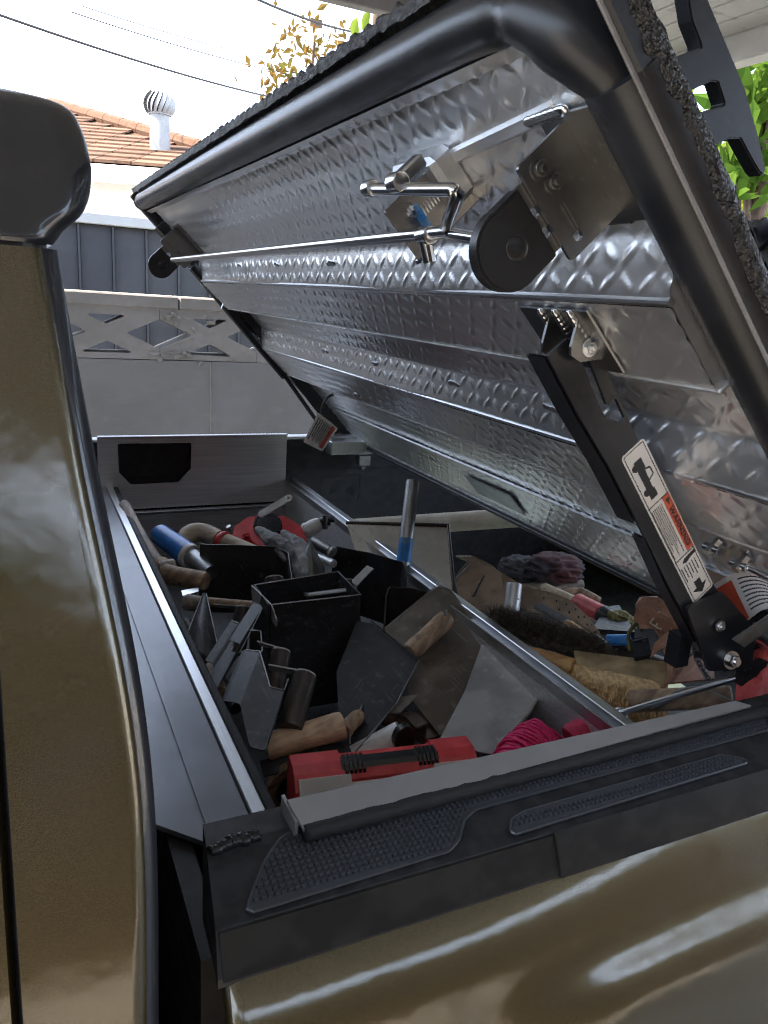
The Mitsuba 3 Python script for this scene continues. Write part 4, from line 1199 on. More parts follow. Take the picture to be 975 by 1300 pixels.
# rear cover, raised the other way behind it
rc = thing('rear_bed_cover', 'black coated rear bed cover raised at the right edge behind the front one', 'bed cover')
ug, yg = np.meshgrid(np.linspace(0, .89, 130), np.linspace(.447, 2.2, 250), indexing='ij')
hg = tread(ug, yg, .03, .014, .006, .003)
RN = V(-.7071, 0, .7071)
RB = V(1.0, 0, .15)
P = RB + ug[..., None] * V(.7071, 0, .7071) + yg[..., None] * V(0, 1, 0) + hg[..., None] * RN
part(rc, 'skin', grid(P, True), COATING, True)
P0 = np.array([RB + u_ * V(.7071, 0, .7071) + V(0, y_, 0) - RN * w_ for u_ in (0, .89) for y_ in (.447, 2.2) for w_ in (.001, .035)])
part(rc, 'core', hull(P0), DARK_VOID)
lc = V((1.5625, 1.3128, 0.7125))
part(rc, 'latch', cat(hull([lc + a * V(.7071, 0, .7071) + V(0, b, 0) + RN * c_ for a in (-.02, .02) for b in (-.02, .02) for c_ in (.003, .012)]),
                      hull([lc + a * V(.7071, 0, .7071) + V(0, b, 0) + RN * c_ for a in (.0, .035) for b in (-.012, .0) for c_ in (.012, .05)])), POWDER)

# ---------------------------------------------------------------- the hand tools
def bent(profile, vec, th=.0022, vec2=None):
    """A folded sheet: the open 3-D profile pulled along vec, th thick."""
    p = np.array(profile, float)
    q = []
    for i in range(len(p)):          # tiny radius at each fold
        if 0 < i < len(p) - 1:
            a, b = unit(p[i - 1] - p[i]), unit(p[i + 1] - p[i])
            r = min(.005, .3 * np.linalg.norm(p[i - 1] - p[i]), .3 * np.linalg.norm(p[i + 1] - p[i]))
            for s in np.linspace(0, 1, 5):
                q.append(p[i] + a * r * (1 - s) ** 2 + b * r * s ** 2)
        else:
            q.append(p[i])
    q = np.array(q)
    v = np.array(vec, float)
    tng = np.gradient(q, axis=0)
    n = np.cross(tng, v)
    n /= np.linalg.norm(n, axis=1, keepdims=True) + 1e-9
    loop = np.vstack([q + n * th / 2, (q - n * th / 2)[::-1]])
    k, m = len(loop), len(q)
    top, bot = loop, loop + v
    vv = np.vstack([top, bot])
    f = []
    for i in range(k):
        j = (i + 1) % k
        f += [(i, j, k + j), (i, k + j, k + i)]
    for i in range(m - 1):
        a, b, c, d = i, i + 1, k - 2 - i, k - 1 - i
        f += [(a, c, b), (a, d, c), (k + a, k + b, k + c), (k + a, k + c, k + d)]
    mm = trimesh.Trimesh(vv, np.array(f), process=False)
    if mm.volume < 0:
        mm.invert()
    return mm


def edge(tool, pts, r=.0012, m_=None):
    part(tool, 'edge', tube([V(p) for p in pts], r, 6), m_ or STEEL)


def post(tool, top, down, r, woodm, strap=None, sw=.010):
    """A tool's round handle seen on end, its washer and bolt and the flat strap that holds it."""
    top, down = V(top), V(down)
    a = unit(top - down)
    part(tool, 'handle', rod(down, top, r, r, 24, cap_r=.0015), woodm, 40)
    part(tool, 'washer', cat(rod(top - a * .0005, top + a * .0028, r * .92, n=24, cap_r=.0008)), PALE_STEEL, 40)
    part(tool, 'bolt', cat(rod(top + a * .002, top + a * .0055, r * .48, r * .40, n=18, cap_r=.001), rod(top + a * .005, top + a * .0062, r * .22, n=10)), CHROME, 40)
    if strap is not None:
        s = V(strap)
        d = unit(s - top)
        e = unit(np.cross(a, d)) * sw
        m = hull([top + e * .9 + a * .0026, top - e * .9 + a * .0026, s + e + a * .0026, s - e + a * .0026, top + e * .9 + a * .0050, top - e * .9 + a * .0050, s + e + a * .005, s - e + a * .005])
        part(tool, 'strap', m, PALE_STEEL)


rt = np.random.default_rng(99)
# 1 inside step tool: two big dark plates and a strap inside
k = thing('step_tool', 'big dark blued steel box-shaped step tool standing open in the middle of the tray', 'concrete tool')
c_fl, c_fr, c_br, c_bl = V((0.3673, 1.162, 0.0223)), V((0.5318, 1.1519, 0.0267)), V((0.5375, 1.2759, 0.0247)), V((0.3715, 1.2736, 0.0154))
dn = V(.004, 0, -.21)
part(k, 'front_plate', bent([c_fl, c_fr, c_br + (c_fr - c_br) * .3], dn, .0025), DARK_STEEL, 30)
part(k, 'side_plate', bent([c_fr + (c_br - c_fr) * .02 + (0, .001, 0), c_br, c_bl + (c_br - c_bl) * .08, c_bl, c_fl + (-.002, .002, .0)], dn * .97, .0025), DARK_STEEL, 30)
edge(k, [c_fl + (0, -.0008, .0006), c_fr + (0, -.0008, .0006), c_br + (.0005, 0, .0006)])
edge(k, [c_br + (0, 0, .0006), c_bl + (0, 0, .0006), c_fl + (-.002, .001, .0006)])
part(k, 'lip', plate([c_bl + (-.004, 0, .001), c_fl + (-.004, -.002, .001), V((0.3774, 1.1347, 0.0064)), V((0.3733, 1.1381, -0.0076)), c_fl + (-.004, 0, -.03), c_bl + (-.004, 0, -.03)], .002), PALE_STEEL)
part(k, 'strap', rod((0.4555, 1.2281, 0.0021), (0.528, 1.2074, 0.0131), .006, n=12, cap_r=.002), STEEL, 40)
part(k, 'strap_bolt', rod((0.454, 1.2241, 0.0054), (0.4543, 1.2257, 0.011), .004, n=10), CHROME, 40)
# 2 big dark plate leaning right of it
k = thing('step_tool', 'dark steel plate with a corner pointing right, leaning against the box-shaped step tool', 'concrete tool')
part(k, 'plate', plate([(0.516, 1.1314, -0.0083), (0.5337, 1.1065, -0.0045), (0.567, 0.9848, -0.0264), (0.5035, 0.9337, -0.0675), (0.4125, 0.881, -0.1017), (0.4008, 0.9058, -0.1146), (0.4554, 1.0536, -0.0745)], .0025, .004), DARK_STEEL)
part(k, 'edge_lip', tube([(0.5309, 1.1007, -0.0016), (0.5615, 0.9753, -0.021), (0.4963, 0.9203, -0.0588), (0.4043, 0.8635, -0.0889)], .0014, 6), STEEL)
# 3 stained edger behind
k = thing('edger', 'upright dark edger with greenish mortar stains and a curled right edge', 'concrete tool')
part(k, 'blade', bent([V((0.3301, 1.5466, 0.0091)), V((0.3998, 1.5135, 0.0126)), V((0.4756, 1.4664, 0.0184)), V((0.4867, 1.4258, 0.0171)), V((0.4723, 1.3541, -0.0125))], V(0, .01, -.16), .0022), STAINED_STEEL, 40)
post(k, (0.4338, 1.3515, -0.0076), (0.4221, 1.286, -0.0871), .0195, DARK_BROWN_STEEL, None)
edge(k, [(0.3297, 1.5447, 0.0098), (0.3994, 1.5116, 0.0133), (0.475, 1.4646, 0.0191), (0.4861, 1.424, 0.0177), (0.4717, 1.3524, -0.0117)], .0010)
# 4 front folded edger
k = thing('edger', 'nearest folded dark steel edger standing on end at the left edge', 'concrete tool')
pv = V((0.2489, 0.8628, -0.0471)) - V((0.3084, 0.9683, -0.0232))
part(k, 'blade', bent([V((0.2992, 1.0891, -0.0218)), V((0.3052, 1.0874, -0.0177)), V((0.3203, 1.0594, -0.0095)), V((0.3095, 0.9682, -0.022)), V((0.3252, 0.9495, -0.02)), V((0.3373, 0.9686, -0.014))], pv, .002), DARK_STEEL, 40)
post(k, (0.3646, 0.9722, -0.0151), (0.3233, 0.9139, -0.0626), .0185, DARK_BROWN_STEEL, (0.3186, 1.0066, -0.0144), .0085)
# 5 second folded edger
edge(k, [(0.2987, 1.0873, -0.0208), (0.3047, 1.0856, -0.0168), (0.3197, 1.0577, -0.0085), (0.309, 0.9664, -0.021), (0.3246, 0.9478, -0.019), (0.3367, 0.9669, -0.013)], .0011, PALE_STEEL)
k = thing('edger', 'second folded steel edger just behind the nearest one, with a long narrow channel', 'concrete tool')
pv = V((0.2237, 1.0417, -0.0699)) - V((0.295, 1.1321, -0.0387))
part(k, 'blade', bent([V((0.3155, 1.219, -0.0249)), V((0.3242, 1.2035, -0.0238)), V((0.3237, 1.1911, -0.0273)), V((0.2939, 1.1327, -0.0388)), V((0.303, 1.1171, -0.0371)), V((0.3713, 1.2111, 0.0003)), V((0.3604, 1.2384, -0.0035))], pv * .9, .002), DARK_STEEL, 40)
post(k, (0.3549, 1.0579, -0.0153), (0.3172, 0.9924, -0.0803), .0165, DARK_BROWN_STEEL, (0.3241, 1.0859, -0.0114), .008)
part(k, 'spring_plate', bent([V((0.3306, 1.1561, -0.0171)), V((0.3476, 1.1482, -0.0159)), V((0.3345, 1.0935, -0.0263)), V((0.3236, 1.092, -0.0296))], V(0, .0, -.10), .002), STEEL, 40)
edge(k, [(0.3151, 1.2172, -0.024), (0.3237, 1.2017, -0.0229), (0.3232, 1.1893, -0.0264), (0.2934, 1.1309, -0.0379), (0.3025, 1.1154, -0.0362), (0.3707, 1.2093, 0.0011), (0.3599, 1.2366, -0.0027)], .0011, PALE_STEEL)
# 6 leaf-shaped sheet
k = thing('edger', 'dark curved leaf-shaped steel tool at the left edge behind the folded edgers', 'concrete tool')
P = []
for s in np.linspace(0, 1, 16):
    a_ = V((0.2936, 1.3474, -0.019)) * (1 - s) + V((0.2412, 1.2456, -0.0569)) * s
    b_ = V((0.2969, 1.3355, -0.0147)) * (1 - s) + V((0.2819, 1.1529, -0.067)) * s
    w = min(1, .15 + s * 1.6)
    mid = (a_ + b_) / 2
    rows = []
    for u_ in np.linspace(-1, 1, 11):
        q = mid + (b_ - a_) * .5 * u_ + V(-.012, -.028, .006) * (1 - u_ * u_) * w + V(0, 0, -.002)
        rows.append(q)
    P.append(rows)
for s in np.linspace(.2, 1, 5):
    P.append([q + V(0, 0, -.11) * s for q in P[15]])
P = np.array(P)
part(k, 'blade', cat(grid(P), grid(P + V(.0, .0022, 0), True)), DARK_STEEL, True)
part(k, 'blade_edge', tube(np.vstack([P[:16, 0][::-1], P[0], P[:16, -1]]), .0013, 6), STEEL)
post(k, (0.3606, 1.3066, -0.044), (0.334, 1.2533, -0.1081), .0165, DARK_BROWN_STEEL, (0.313, 1.3401, -0.0489), .0075)
# 7 right edger
k = thing('edger', 'dark edger behind the brown trowels, its pale strap sticking up to the right', 'concrete tool')
part(k, 'blade', bent([V((0.6024, 1.4599, 0.0121)), V((0.6528, 1.3793, 0.0187)), V((0.6883, 1.2941, 0.0241)), V((0.6745, 1.2499, 0.0092))], V(.0, .008, -.15), .0022), DARK_STEEL, 40)
post(k, (0.5513, 1.2626, 0.0039), (0.5355, 1.1922, -0.0607), .0195, DARK_BROWN_STEEL, None)
part(k, 'strap', plate([(0.5527, 1.2477, 0.0142), (0.5891, 1.2553, 0.0402), (0.5958, 1.2404, 0.04), (0.5592, 1.2316, 0.01)], .0025), PALE_STEEL)
k = thing('edger', 'small dark curved blade standing between the box-shaped step tool and the brown trowel', 'concrete tool')
part(k, 'blade', bent([V((0.5852, 1.1529, -0.0342)), V((0.6103, 1.207, -0.0069)), V((0.621, 1.2177, 0.0071)), V((0.6565, 1.2006, 0.0083)), V((0.6963, 1.1895, -0.0015))], V(.0, 0, -.13), .0022), DARK_BROWN_STEEL, 40)
# 8 brown trowels with the wooden handle
k = thing('finishing_trowel', 'large brown rusty steel trowel lying face down with a worn wooden handle on its back', 'trowel')
part(k, 'blade', plate([(0.5707, 1.1257, -0.0329), (0.7036, 1.1751, 0.0195), (0.7199, 1.154, 0.0146), (0.7226, 1.0131, -0.0245), (0.7111, 0.9426, -0.0456), (0.5544, 0.8756, -0.0991), (0.5451, 0.967, -0.0807)], .0025, .004), RUSTY)
edge(k, [(0.5699, 1.1241, -0.032), (0.7027, 1.1735, 0.0202), (0.7189, 1.1524, 0.0153), (0.7215, 1.0116, -0.0237), (0.71, 0.9412, -0.0447)], .0010, MORTAR_STEEL)
h0, h1 = V((0.5636, 1.0151, -0.0275)), V((0.6572, 1.0549, 0.0064))
part(k, 'handle', rod(h0, h1, .0165, .0175, 22, profile=[(0, .92), (.15, 1), (.5, .94), (.85, 1.03), (1, .98)], cap_r=.004), WOOD_OLD, 40)
part(k, 'mounting', hull([h0 + (h1 - h0) * t_ + V(dx, dy, dz) for t_ in (.25, .8) for dx in (-.005, .01) for dy in (0, .025) for dz in (-.022, -.004)]), RUSTY)
part(k, 'rivet', rod((0.6452, 1.0418, 0.0194), (0.6458, 1.0444, 0.0286), .003, n=8), CHROME, 40)
k = thing('finishing_trowel', 'second brown trowel under the large one, its mortar-smeared edge turned up', 'trowel')
part(k, 'blade', plate([(0.5358, 0.9218, -0.1102), (0.6148, 0.9089, -0.0829), (0.7038, 0.933, -0.0397), (0.7104, 0.9578, -0.0354), (0.601, 0.9241, -0.0746), (0.5299, 0.9615, -0.1035)], .004, .002), MORTAR_STEEL)
part(k, 'back', plate([(0.6775, 1.1053, -0.0413), (0.7308, 1.0333, -0.0395), (0.7166, 0.9403, -0.063), (0.6163, 0.8822, -0.1102), (0.5394, 0.8969, -0.1101)], .0025), RUSTY)
k = thing('finishing_trowel', 'pale grey steel trowel with a bright edge at the right end of the heap', 'trowel')
part(k, 'blade', plate([(0.7225, 1.0274, -0.0158), (0.7302, 1.0246, -0.0126), (0.7554, 0.8792, -0.031), (0.6728, 0.8207, -0.0514), (0.5868, 0.7802, -0.0757), (0.5328, 0.8478, -0.0926), (0.6188, 0.9195, -0.0612)], .0025, .003), PALE_STEEL)
part(k, 'edge', tube([(0.7535, 0.877, -0.0296), (0.6711, 0.8186, -0.0499), (0.5857, 0.7788, -0.0745)], .002, 6), MORTAR_STEEL)
# 9 wooden handle in front
k = thing('hand_float', 'hand float with a light wooden grip in front of the dark step tool', 'float')
part(k, 'grip', rod((0.2912, 0.9212, -0.0898), (0.4031, 0.9027, -0.0656), .0195, .0205, 26, profile=[(0, 1.05), (.1, 1.0), (.6, .97), (.9, 1.02), (1, .98)], cap_r=.005), WOOD, 40)
part(k, 'blade', plate([(0.2793, 0.911, -0.104), (0.4049, 0.8949, -0.0876), (0.4065, 0.8734, -0.0982), (0.2779, 0.8861, -0.1117)], .003), DARK_STEEL)
part(k, 'leg', rod((0.4079, 0.8921, -0.0734), (0.4033, 0.8794, -0.0843), .0018, n=8), STEEL, 40)
# 10 toothed ring
k = thing('round_brush', 'brown disc with coarse black teeth standing behind the red organizer', 'brush')
c0, c1 = V((0.3296, 0.8435, -0.1297)), V((0.343, 0.8888, -0.1487))
ax = unit(V(.10, .75, .25))
_, b_, c_ = frame(ax)
def ring_pt(a): return math.cos(a) * b_ + math.sin(a) * c_
RR = .058
pr = []
th = np.linspace(0, 2 * np.pi, 60, endpoint=False)
v = np.concatenate([[c1 + ring_pt(a) * r + ax * h for a in th] for r, h in ((RR, 0), (RR, .012), (RR - .016, .012), (RR - .016, 0))])
f = []
for q in range(4):
    for i in range(60):
        j = (i + 1) % 60
        A, B = q * 60, ((q + 1) % 4) * 60
        f += [(A + i, A + j, B + j), (A + i, B + j, B + i)]
mm = trimesh.Trimesh(v, np.array(f), process=False)
mm.fix_normals()
part(k, 'rim', mm, WOOD_OLD, 40)
part(k, 'teeth', cat([rod(c1 + ring_pt(a) * (RR - .015), c1 + ring_pt(a) * (RR - .032) - ax * .006, .0042, .003, 8) for a in np.linspace(0, 2 * np.pi, 34, endpoint=False)]), BLACK_PLASTIC, 40)
part(k, 'hub', rod(c1 - ax * .002, c1 + ax * .01, .026, n=30), BLACK_PLASTIC, 40)
# 11 white pipe with black end
k = thing('pipe_offcut', 'dirty white pipe with a black open end beside the red organizer', 'pipe')
p0, p1 = V((0.4213, 0.8927, -0.1243)), V((0.487, 0.8731, -0.0836))
part(k, 'tube', rod(p0, p1, .0235, .0235, 28, cap_r=.002), WHITE, 40)
part(k, 'plug', rod(p1 - unit(p1 - p0) * .004, p1 + unit(p1 - p0) * .0006 + V(.004, -.004, 0) * 0, .0195, n=24), BLACK_PLASTIC, 40)
part(k, 'cap', hull(np.concatenate([[V((0.478, 0.8516, -0.0741)) + V(math.cos(a) * .017, -.002, math.sin(a) * .021) + V(0, d_, 0) for a in np.linspace(0, 6.28, 20)] for d_ in (0, .012)])), BLACK_PLASTIC, 40)
# 12 red organizer with clear lid
k = thing('organizer', 'red plastic organizer box with a clear lid edge and black handle behind the near ledge', 'tool box')
O0, O1 = V((0.2932, 0.8018, -0.0797)), V((0.55, 0.7629, -0.0593))
ex = unit((O1 - O0) * (1, 1, 0))
ey = np.cross(V(0, 0, 1), ex)
Lg = np.linalg.norm((O1 - O0)[:2])


def ob(poly, a0, a1):
    """A (across, up) profile swept along the organizer from a0 to a1."""
    m = extrude(poly, a1 - a0)
    v = m.vertices
    w = O0 + (a0 + v[:, 2:]) * ex + v[:, :1] * ey + v[:, 1:2] * V(0, 0, 1)
    m = trimesh.Trimesh(w, m.faces, process=False)
    if m.volume < 0:
        m.invert()
    return m


pe = Polygon([(-.004, -.06), (-.004, -.004), (.012, .012), (.026, .017), (.052, .017), (.06, .008), (.06, -.06)]).buffer(-.002).buffer(.002)
pm = Polygon([(.004, -.06), (.004, .002), (.012, .012), (.05, .012), (.056, .004), (.056, -.06)])
part(k, 'case', cat(ob(pe, 0.001, .068), ob(pe, Lg - .058, Lg), ob(pm, .0685, Lg - .0585), block((0, 0, 0), (.001, .001, .001)).apply_translation(O0)), RED, 30)
cl = Polygon([(-.0085, -.06), (-.0085, -.006), (.004, .010), (.008, .008), (-.0045, -.0075), (-.0045, -.06)])
part(k, 'lid_edge', cat(ob(cl, .006, .076), ob(cl, Lg - .066, Lg - .004), ob(Polygon([(-.0085, -.06), (-.0085, -.012), (.003, -.002), (.006, -.004), (-.0045, -.0135), (-.0045, -.06)]), .0765, Lg - .0665)), CLEAR, 30, label='clear plastic lid edge with pale ribs')
part(k, 'lid_window', cat(ob(Polygon([(-.0092, -.055), (-.0092, -.018), (-.0086, -.018), (-.0086, -.055)]), .018, Lg - .016)), BLACK_PLASTIC)
for q in range(8):
    a0 = .03 + q * (Lg - .06) / 7
    part(k, 'lid_rib', ob(Polygon([(-.0098, -.03), (-.0098, -.007), (.001, .007), (.003, .005), (-.0085, -.008), (-.0085, -.03)]) if a0 < .07 or a0 > Lg - .06 else Polygon([(-.0098, -.03), (-.0098, -.013), (-.0015, -.004), (0, -.006), (-.0085, -.014), (-.0085, -.03)]), a0, a0 + .0016), WHITE)
part(k, 'handle', cat(ob(Polygon([(.012, .002), (.012, .012), (.018, .017), (.034, .017), (.036, .004)]), .066, Lg - .056), *[ob(Polygon([(.008, .002), (.008, .013), (.016, .0195), (.036, .0195), (.038, .004)]), a0, a0 + .004) for a0 in list(.070 + np.arange(5) * .006) + list(Lg - .086 + np.arange(5) * .006)]), BLACK_PLASTIC, 30)
part(k, 'latch', hull([O0 + ex * a + ey * b + V(0, 0, c) for a in (-.006, .012) for b in (-.012, -.002) for c in (-.03, -.014)]), RED, 30)
# 13 twine spools
k = thing('twine_spool', 'bright pink twine wound on a spool behind the near ledge', 'twine')
tc, ta = V((0.6099, 0.738, -0.0632)), unit(V(.86, .36, .28))
_, b_, c_ = frame(ta)
cb = []
part(k, 'core', rod(tc - ta * .052, tc + ta * .052, .034, n=30, profile=[(0, .6), (.15, .96), (.5, 1.08), (.85, .96), (1, .6)]), PINK, True)
for i in range(24):
    s = (i + .5) / 24 * 2 - 1
    r = .0365 * math.sqrt(max(.05, 1 - (s * .86) ** 2)) + .002
    ph = rt.uniform(0, 6)
    tl = rt.uniform(.14, .30) * (1 if i % 3 else -1)
    a = np.linspace(0, 2 * np.pi, 48, endpoint=False)
    pth = [tc + ta * (s * .050 + .012 * tl * 3 * math.sin(q + ph)) + (b_ * math.cos(q) + c_ * math.sin(q)) * (r + .0012 * math.sin(3 * q + ph)) for q in a]
    cb.append(tube(pth, .0019, 6, closed=True))
part(k, 'windings', cat(cb), PINK, True)
k = thing('twine_spool', 'dark magenta reel beside the bright pink twine', 'twine')
part(k, 'reel', rod((0.6876, 0.7367, -0.0564), (0.7345, 0.7319, -0.0349), .027, n=30, profile=[(0, .9), (.1, 1), (.9, 1), (1, .9)]), PINK_DARK, 40)
part(k, 'flange', rod((0.7345, 0.7319, -0.0349), (0.7398, 0.7304, -0.0312), .030, n=30, cap_r=.002), RED_DULL, 40)
# 14 far end of the tray
k = thing('tape_reel', 'red open-reel tape measure with a black knurled dial and a pale crank', 'measuring tape')
rc_ = V((0.4991, 1.6116, 0.0013))
rn = unit(V(-.12, -.62, .78))
_, rb, rcv = frame(rn, (1, 0, 0))
if rcv[0] < 0:
    rb, rcv = -rb, -rcv
# rb, rcv span the disc
outl = Polygon([(-.088, -.03), (-.074, .022), (-.042, .050), (.045, .050), (.078, .022), (.092, -.03), (.06, -.052), (-.06, -.052)]).buffer(-.008).buffer(.008)
e1 = unit(np.cross(V(0, 0, 1), rn)) * 1.0
if e1[0] < 0:
    e1 = -e1
e2 = np.cross(rn, e1)
hl = shapely.union_all([Polygon([(-.062, -.034), (-.038, -.034), (-.03, -.012), (-.05, -.008)]).buffer(.004), Polygon([(.062, -.034), (.038, -.034), (.03, -.012), (.05, -.008)]).buffer(.004)])
part(k, 'frame', cat(slab(outl.difference(hl), rc_, e1, e2, .034, .004)), RED, 30)
part(k, 'case', cat(rod(rc_ - rn * .036, rc_ + rn * .004, .044, n=36, cap_r=.004)), RED, 30)
dl = rc_ + e2 * .014
part(k, 'dial', cat(rod(dl + rn * .003, dl + rn * .015, .029, n=36, cap_r=.002), [rod(dl + rn * .005 + (e1 * math.cos(a) + e2 * math.sin(a)) * .0295, dl + rn * .0165 + (e1 * math.cos(a) + e2 * math.sin(a)) * .0295, .0038, n=8, cap_r=.001) for a in np.linspace(0, 6.283, 22, endpoint=False)]), BLACK_PLASTIC, 30)
cq = [V((0.4788, 1.5975, 0.0538)), V((0.537, 1.5862, 0.0906))]
cd = unit(cq[1] - cq[0])
cn = unit(np.cross(cd, rn))
pgn = shapely.LineString([(0, 0), (np.linalg.norm(cq[1] - cq[0]), 0)]).buffer(.0085).difference(shapely.Point(np.linalg.norm(cq[1] - cq[0]), 0).buffer(.003))
part(k, 'crank', slab(pgn, cq[0], cd, cn if np.cross(cd, cn) @ (CAM_POS - cq[0]) > 0 else -cn, .004), WHITE, label='pale plastic crank of the tape measure')
part(k, 'screw', rod((0.4137, 1.6226, 0.0134), (0.4097, 1.6214, 0.0215), .006, n=10), STEEL, 40)
# grey gloves
k = thing('work_glove', 'pair of stiff grey work gloves lying on the red tape measure', 'glove')


def glove(root, tips, wr, seed):
    sk = m3.Manifold()
    root = V(root)
    ball = lambda c, r: m3.Manifold.sphere(r, 14).translate(list(c))
    balls = [ball(root, wr)]
    for j, tpt in enumerate(tips):
        tpt = V(tpt)
        balls.append(ball(tpt, .0105))
        balls.append(ball((root + tpt) / 2 + V(0, -.002, .009), .014))
    sk = m3.Manifold.batch_hull(balls)
    m = from_manifold(sk.refine_to_length(.003))
    m.merge_vertices()
    trimesh.smoothing.filter_taubin(m, iterations=8)
    n_ = meshkit.fbm(m.vertices * 60, 3, seed) - .5
    m.vertices = m.vertices + m.vertex_normals * (n_[:, None] * .012 - .007 * np.abs(meshkit.noise(m.vertices * 42 + seed, seed) - .5)[:, None])
    return m


part(k, 'glove', glove((0.4988, 1.4506, 0.0042), [(0.4595, 1.542, 0.0312), (0.4671, 1.5017, 0.0254)], .023, 3), GREY_CLOTH, True)
part(k, 'glove', glove((0.5262, 1.418, -0.0011), [(0.509, 1.5167, 0.0283), (0.5279, 1.4754, 0.0184), (0.4964, 1.3588, -0.0337)], .021, 5), GREY_CLOTH, True)
k = thing('steel_stake', 'short pointed square steel stake beside the grey gloves', 'stake')
part(k, 'point', hull([(0.533, 1.4225, 0.0422), (0.5129, 1.4158, 0.0078), (0.5275, 1.3948, 0.0189), (0.5531, 1.3858, -0.0062), (0.5466, 1.4261, 0.0013), (0.4914, 1.3739, -0.0303), (0.5169, 1.3506, -0.0276), (0.5473, 1.359, -0.0271)]), STEEL)
k = thing('caulk_tube', 'grubby white wrapped tube with a black valve lying at the far right of the tray', 'tube')
part(k, 'body', rod((0.5911, 1.6223, -0.0049), (0.6293, 1.6105, 0.0176), .020, .018, 20, profile=[(0, .9), (.12, 1), (.3, .93), (.5, 1.02), (.75, .95), (1, .85)], cap_r=.003), WHITE, 40)
part(k, 'valve', cat(rod((0.6293, 1.6105, 0.0176), (0.6466, 1.6046, 0.026), .013, n=14, cap_r=.002), rod((0.6352, 1.6022, 0.0371), (0.6334, 1.5936, 0.0068), .006, n=10), rod((0.6466, 1.6046, 0.026), (0.6569, 1.6004, 0.0285), .007, n=10)), BLACK_PLASTIC, 30)
k = thing('steel_pipe', 'short grey pipe stub lying beside the stake behind the dark edger', 'pipe')
part(k, 'tube', rod((0.5693, 1.4991, 0.0111), (0.5883, 1.442, 0.0066), .0125, n=18, cap_r=.001), STEEL, 40)
part(k, 'end', rod((0.5883, 1.442, 0.0066), (0.5916, 1.4363, 0.0046), .0145, n=18, cap_r=.001), GALV, 40)
k = thing('steel_pipe', 'second thin grey pipe stub below the other stub near the right edger', 'pipe')
part(k, 'tube', rod((0.5561, 1.4321, -0.0016), (0.5712, 1.3793, 0.0014), .009, n=18, cap_r=.001), GALV, 40)
# left cluster
k = thing('hammer', 'hammer with bright blue grip and steel neck near the far left corner', 'hammer')
part(k, 'grip', rod((0.2682, 1.7099, -0.0107), (0.3152, 1.5885, -0.0287), .0245, .026, 24, profile=[(0, .8), (.08, .97), (.5, 1.0), (1, 1.04)], cap_r=.004), BLUE, 40)
part(k, 'collar', rod((0.3125, 1.5923, -0.028), (0.3187, 1.5806, -0.03), .0275, n=24, cap_r=.002), WHITE, 40)
part(k, 'neck', rod((0.3172, 1.5818, -0.0284), (0.3435, 1.501, -0.0417), .020, .018, 20), ALU_DULL, 40)
k = thing('wooden_mallet', 'thick bent wooden handle with a red band at the far end of the tray', 'stick')
mp = curve([((0.3113, 1.639, -0.0214)), ((0.3311, 1.6682, -0.0079)), ((0.3594, 1.6671, -0.004)), ((0.3867, 1.6289, -0.0091)), ((0.4169, 1.5779, -0.0135)), ((0.455, 1.5224, -0.0201))], 30)
part(k, 'handle', tube(mp, np.interp(np.linspace(0, 1, len(mp)), [0, .15, .5, 1], [.016, .022, .022, .019]), 18), WOOD_PALE, True)
part(k, 'band', tube([mp[int(len(mp) * .62)], mp[int(len(mp) * .66)], mp[int(len(mp) * .70)]], .0232, 18), RED_BAND, True)
k = thing('wooden_stick', 'long worn wooden handle lying along the left edge of the tray', 'stick')
mp = curve([((0.2198, 1.9013, 0.007)), ((0.2317, 1.7481, -0.0199)), ((0.2435, 1.6215, -0.0356)), ((0.2543, 1.5666, -0.0462))], 24)
part(k, 'shaft', tube(mp, np.linspace(.0125, .016, len(mp)), 16), WOOD_GREY, True)
part(k, 'end', rod((0.2519, 1.5708, -0.0368), (0.257, 1.5435, -0.0417), .019, n=18, cap_r=.003), WOOD_OLD, 40)
k = thing('wooden_stick', 'stubby brown wooden handle end in front of the hammer', 'stick')
part(k, 'shaft', rod((0.2475, 1.5252, -0.0412), (0.3232, 1.4538, -0.0396), .022, .020, 20, profile=[(0, .85), (.06, 1), (.3, .92), (1, .98)], cap_r=.004), WOOD_OLD, 40)
part(k, 'knob', rod((0.2465, 1.5484, -0.0425), (0.2803, 1.546, -0.0342), .020, .017, 18, cap_r=.005), WOOD_GREY, 40)
k = thing('putty_knife', 'bright steel putty knife blade lying flat in front of the stubby handle', 'knife')
part(k, 'blade', plate([(0.2703, 1.4418, -0.0499), (0.304, 1.4387, -0.0439), (0.3005, 1.422, -0.0472), (0.269, 1.419, -0.0509)], .0015), ALU)
part(k, 'handle', rod((0.2657, 1.386, -0.0506), (0.3018, 1.357, -0.0496), .016, .015, 16, cap_r=.005), WOOD_GREY, 40)
k = thing('wooden_stick', 'thin brown rod lying below the stained edger', 'stick')
part(k, 'shaft', rod((0.3083, 1.3865, -0.0558), (0.3864, 1.3271, -0.049), .0095, n=14, cap_r=.002), WOOD_OLD, 40)
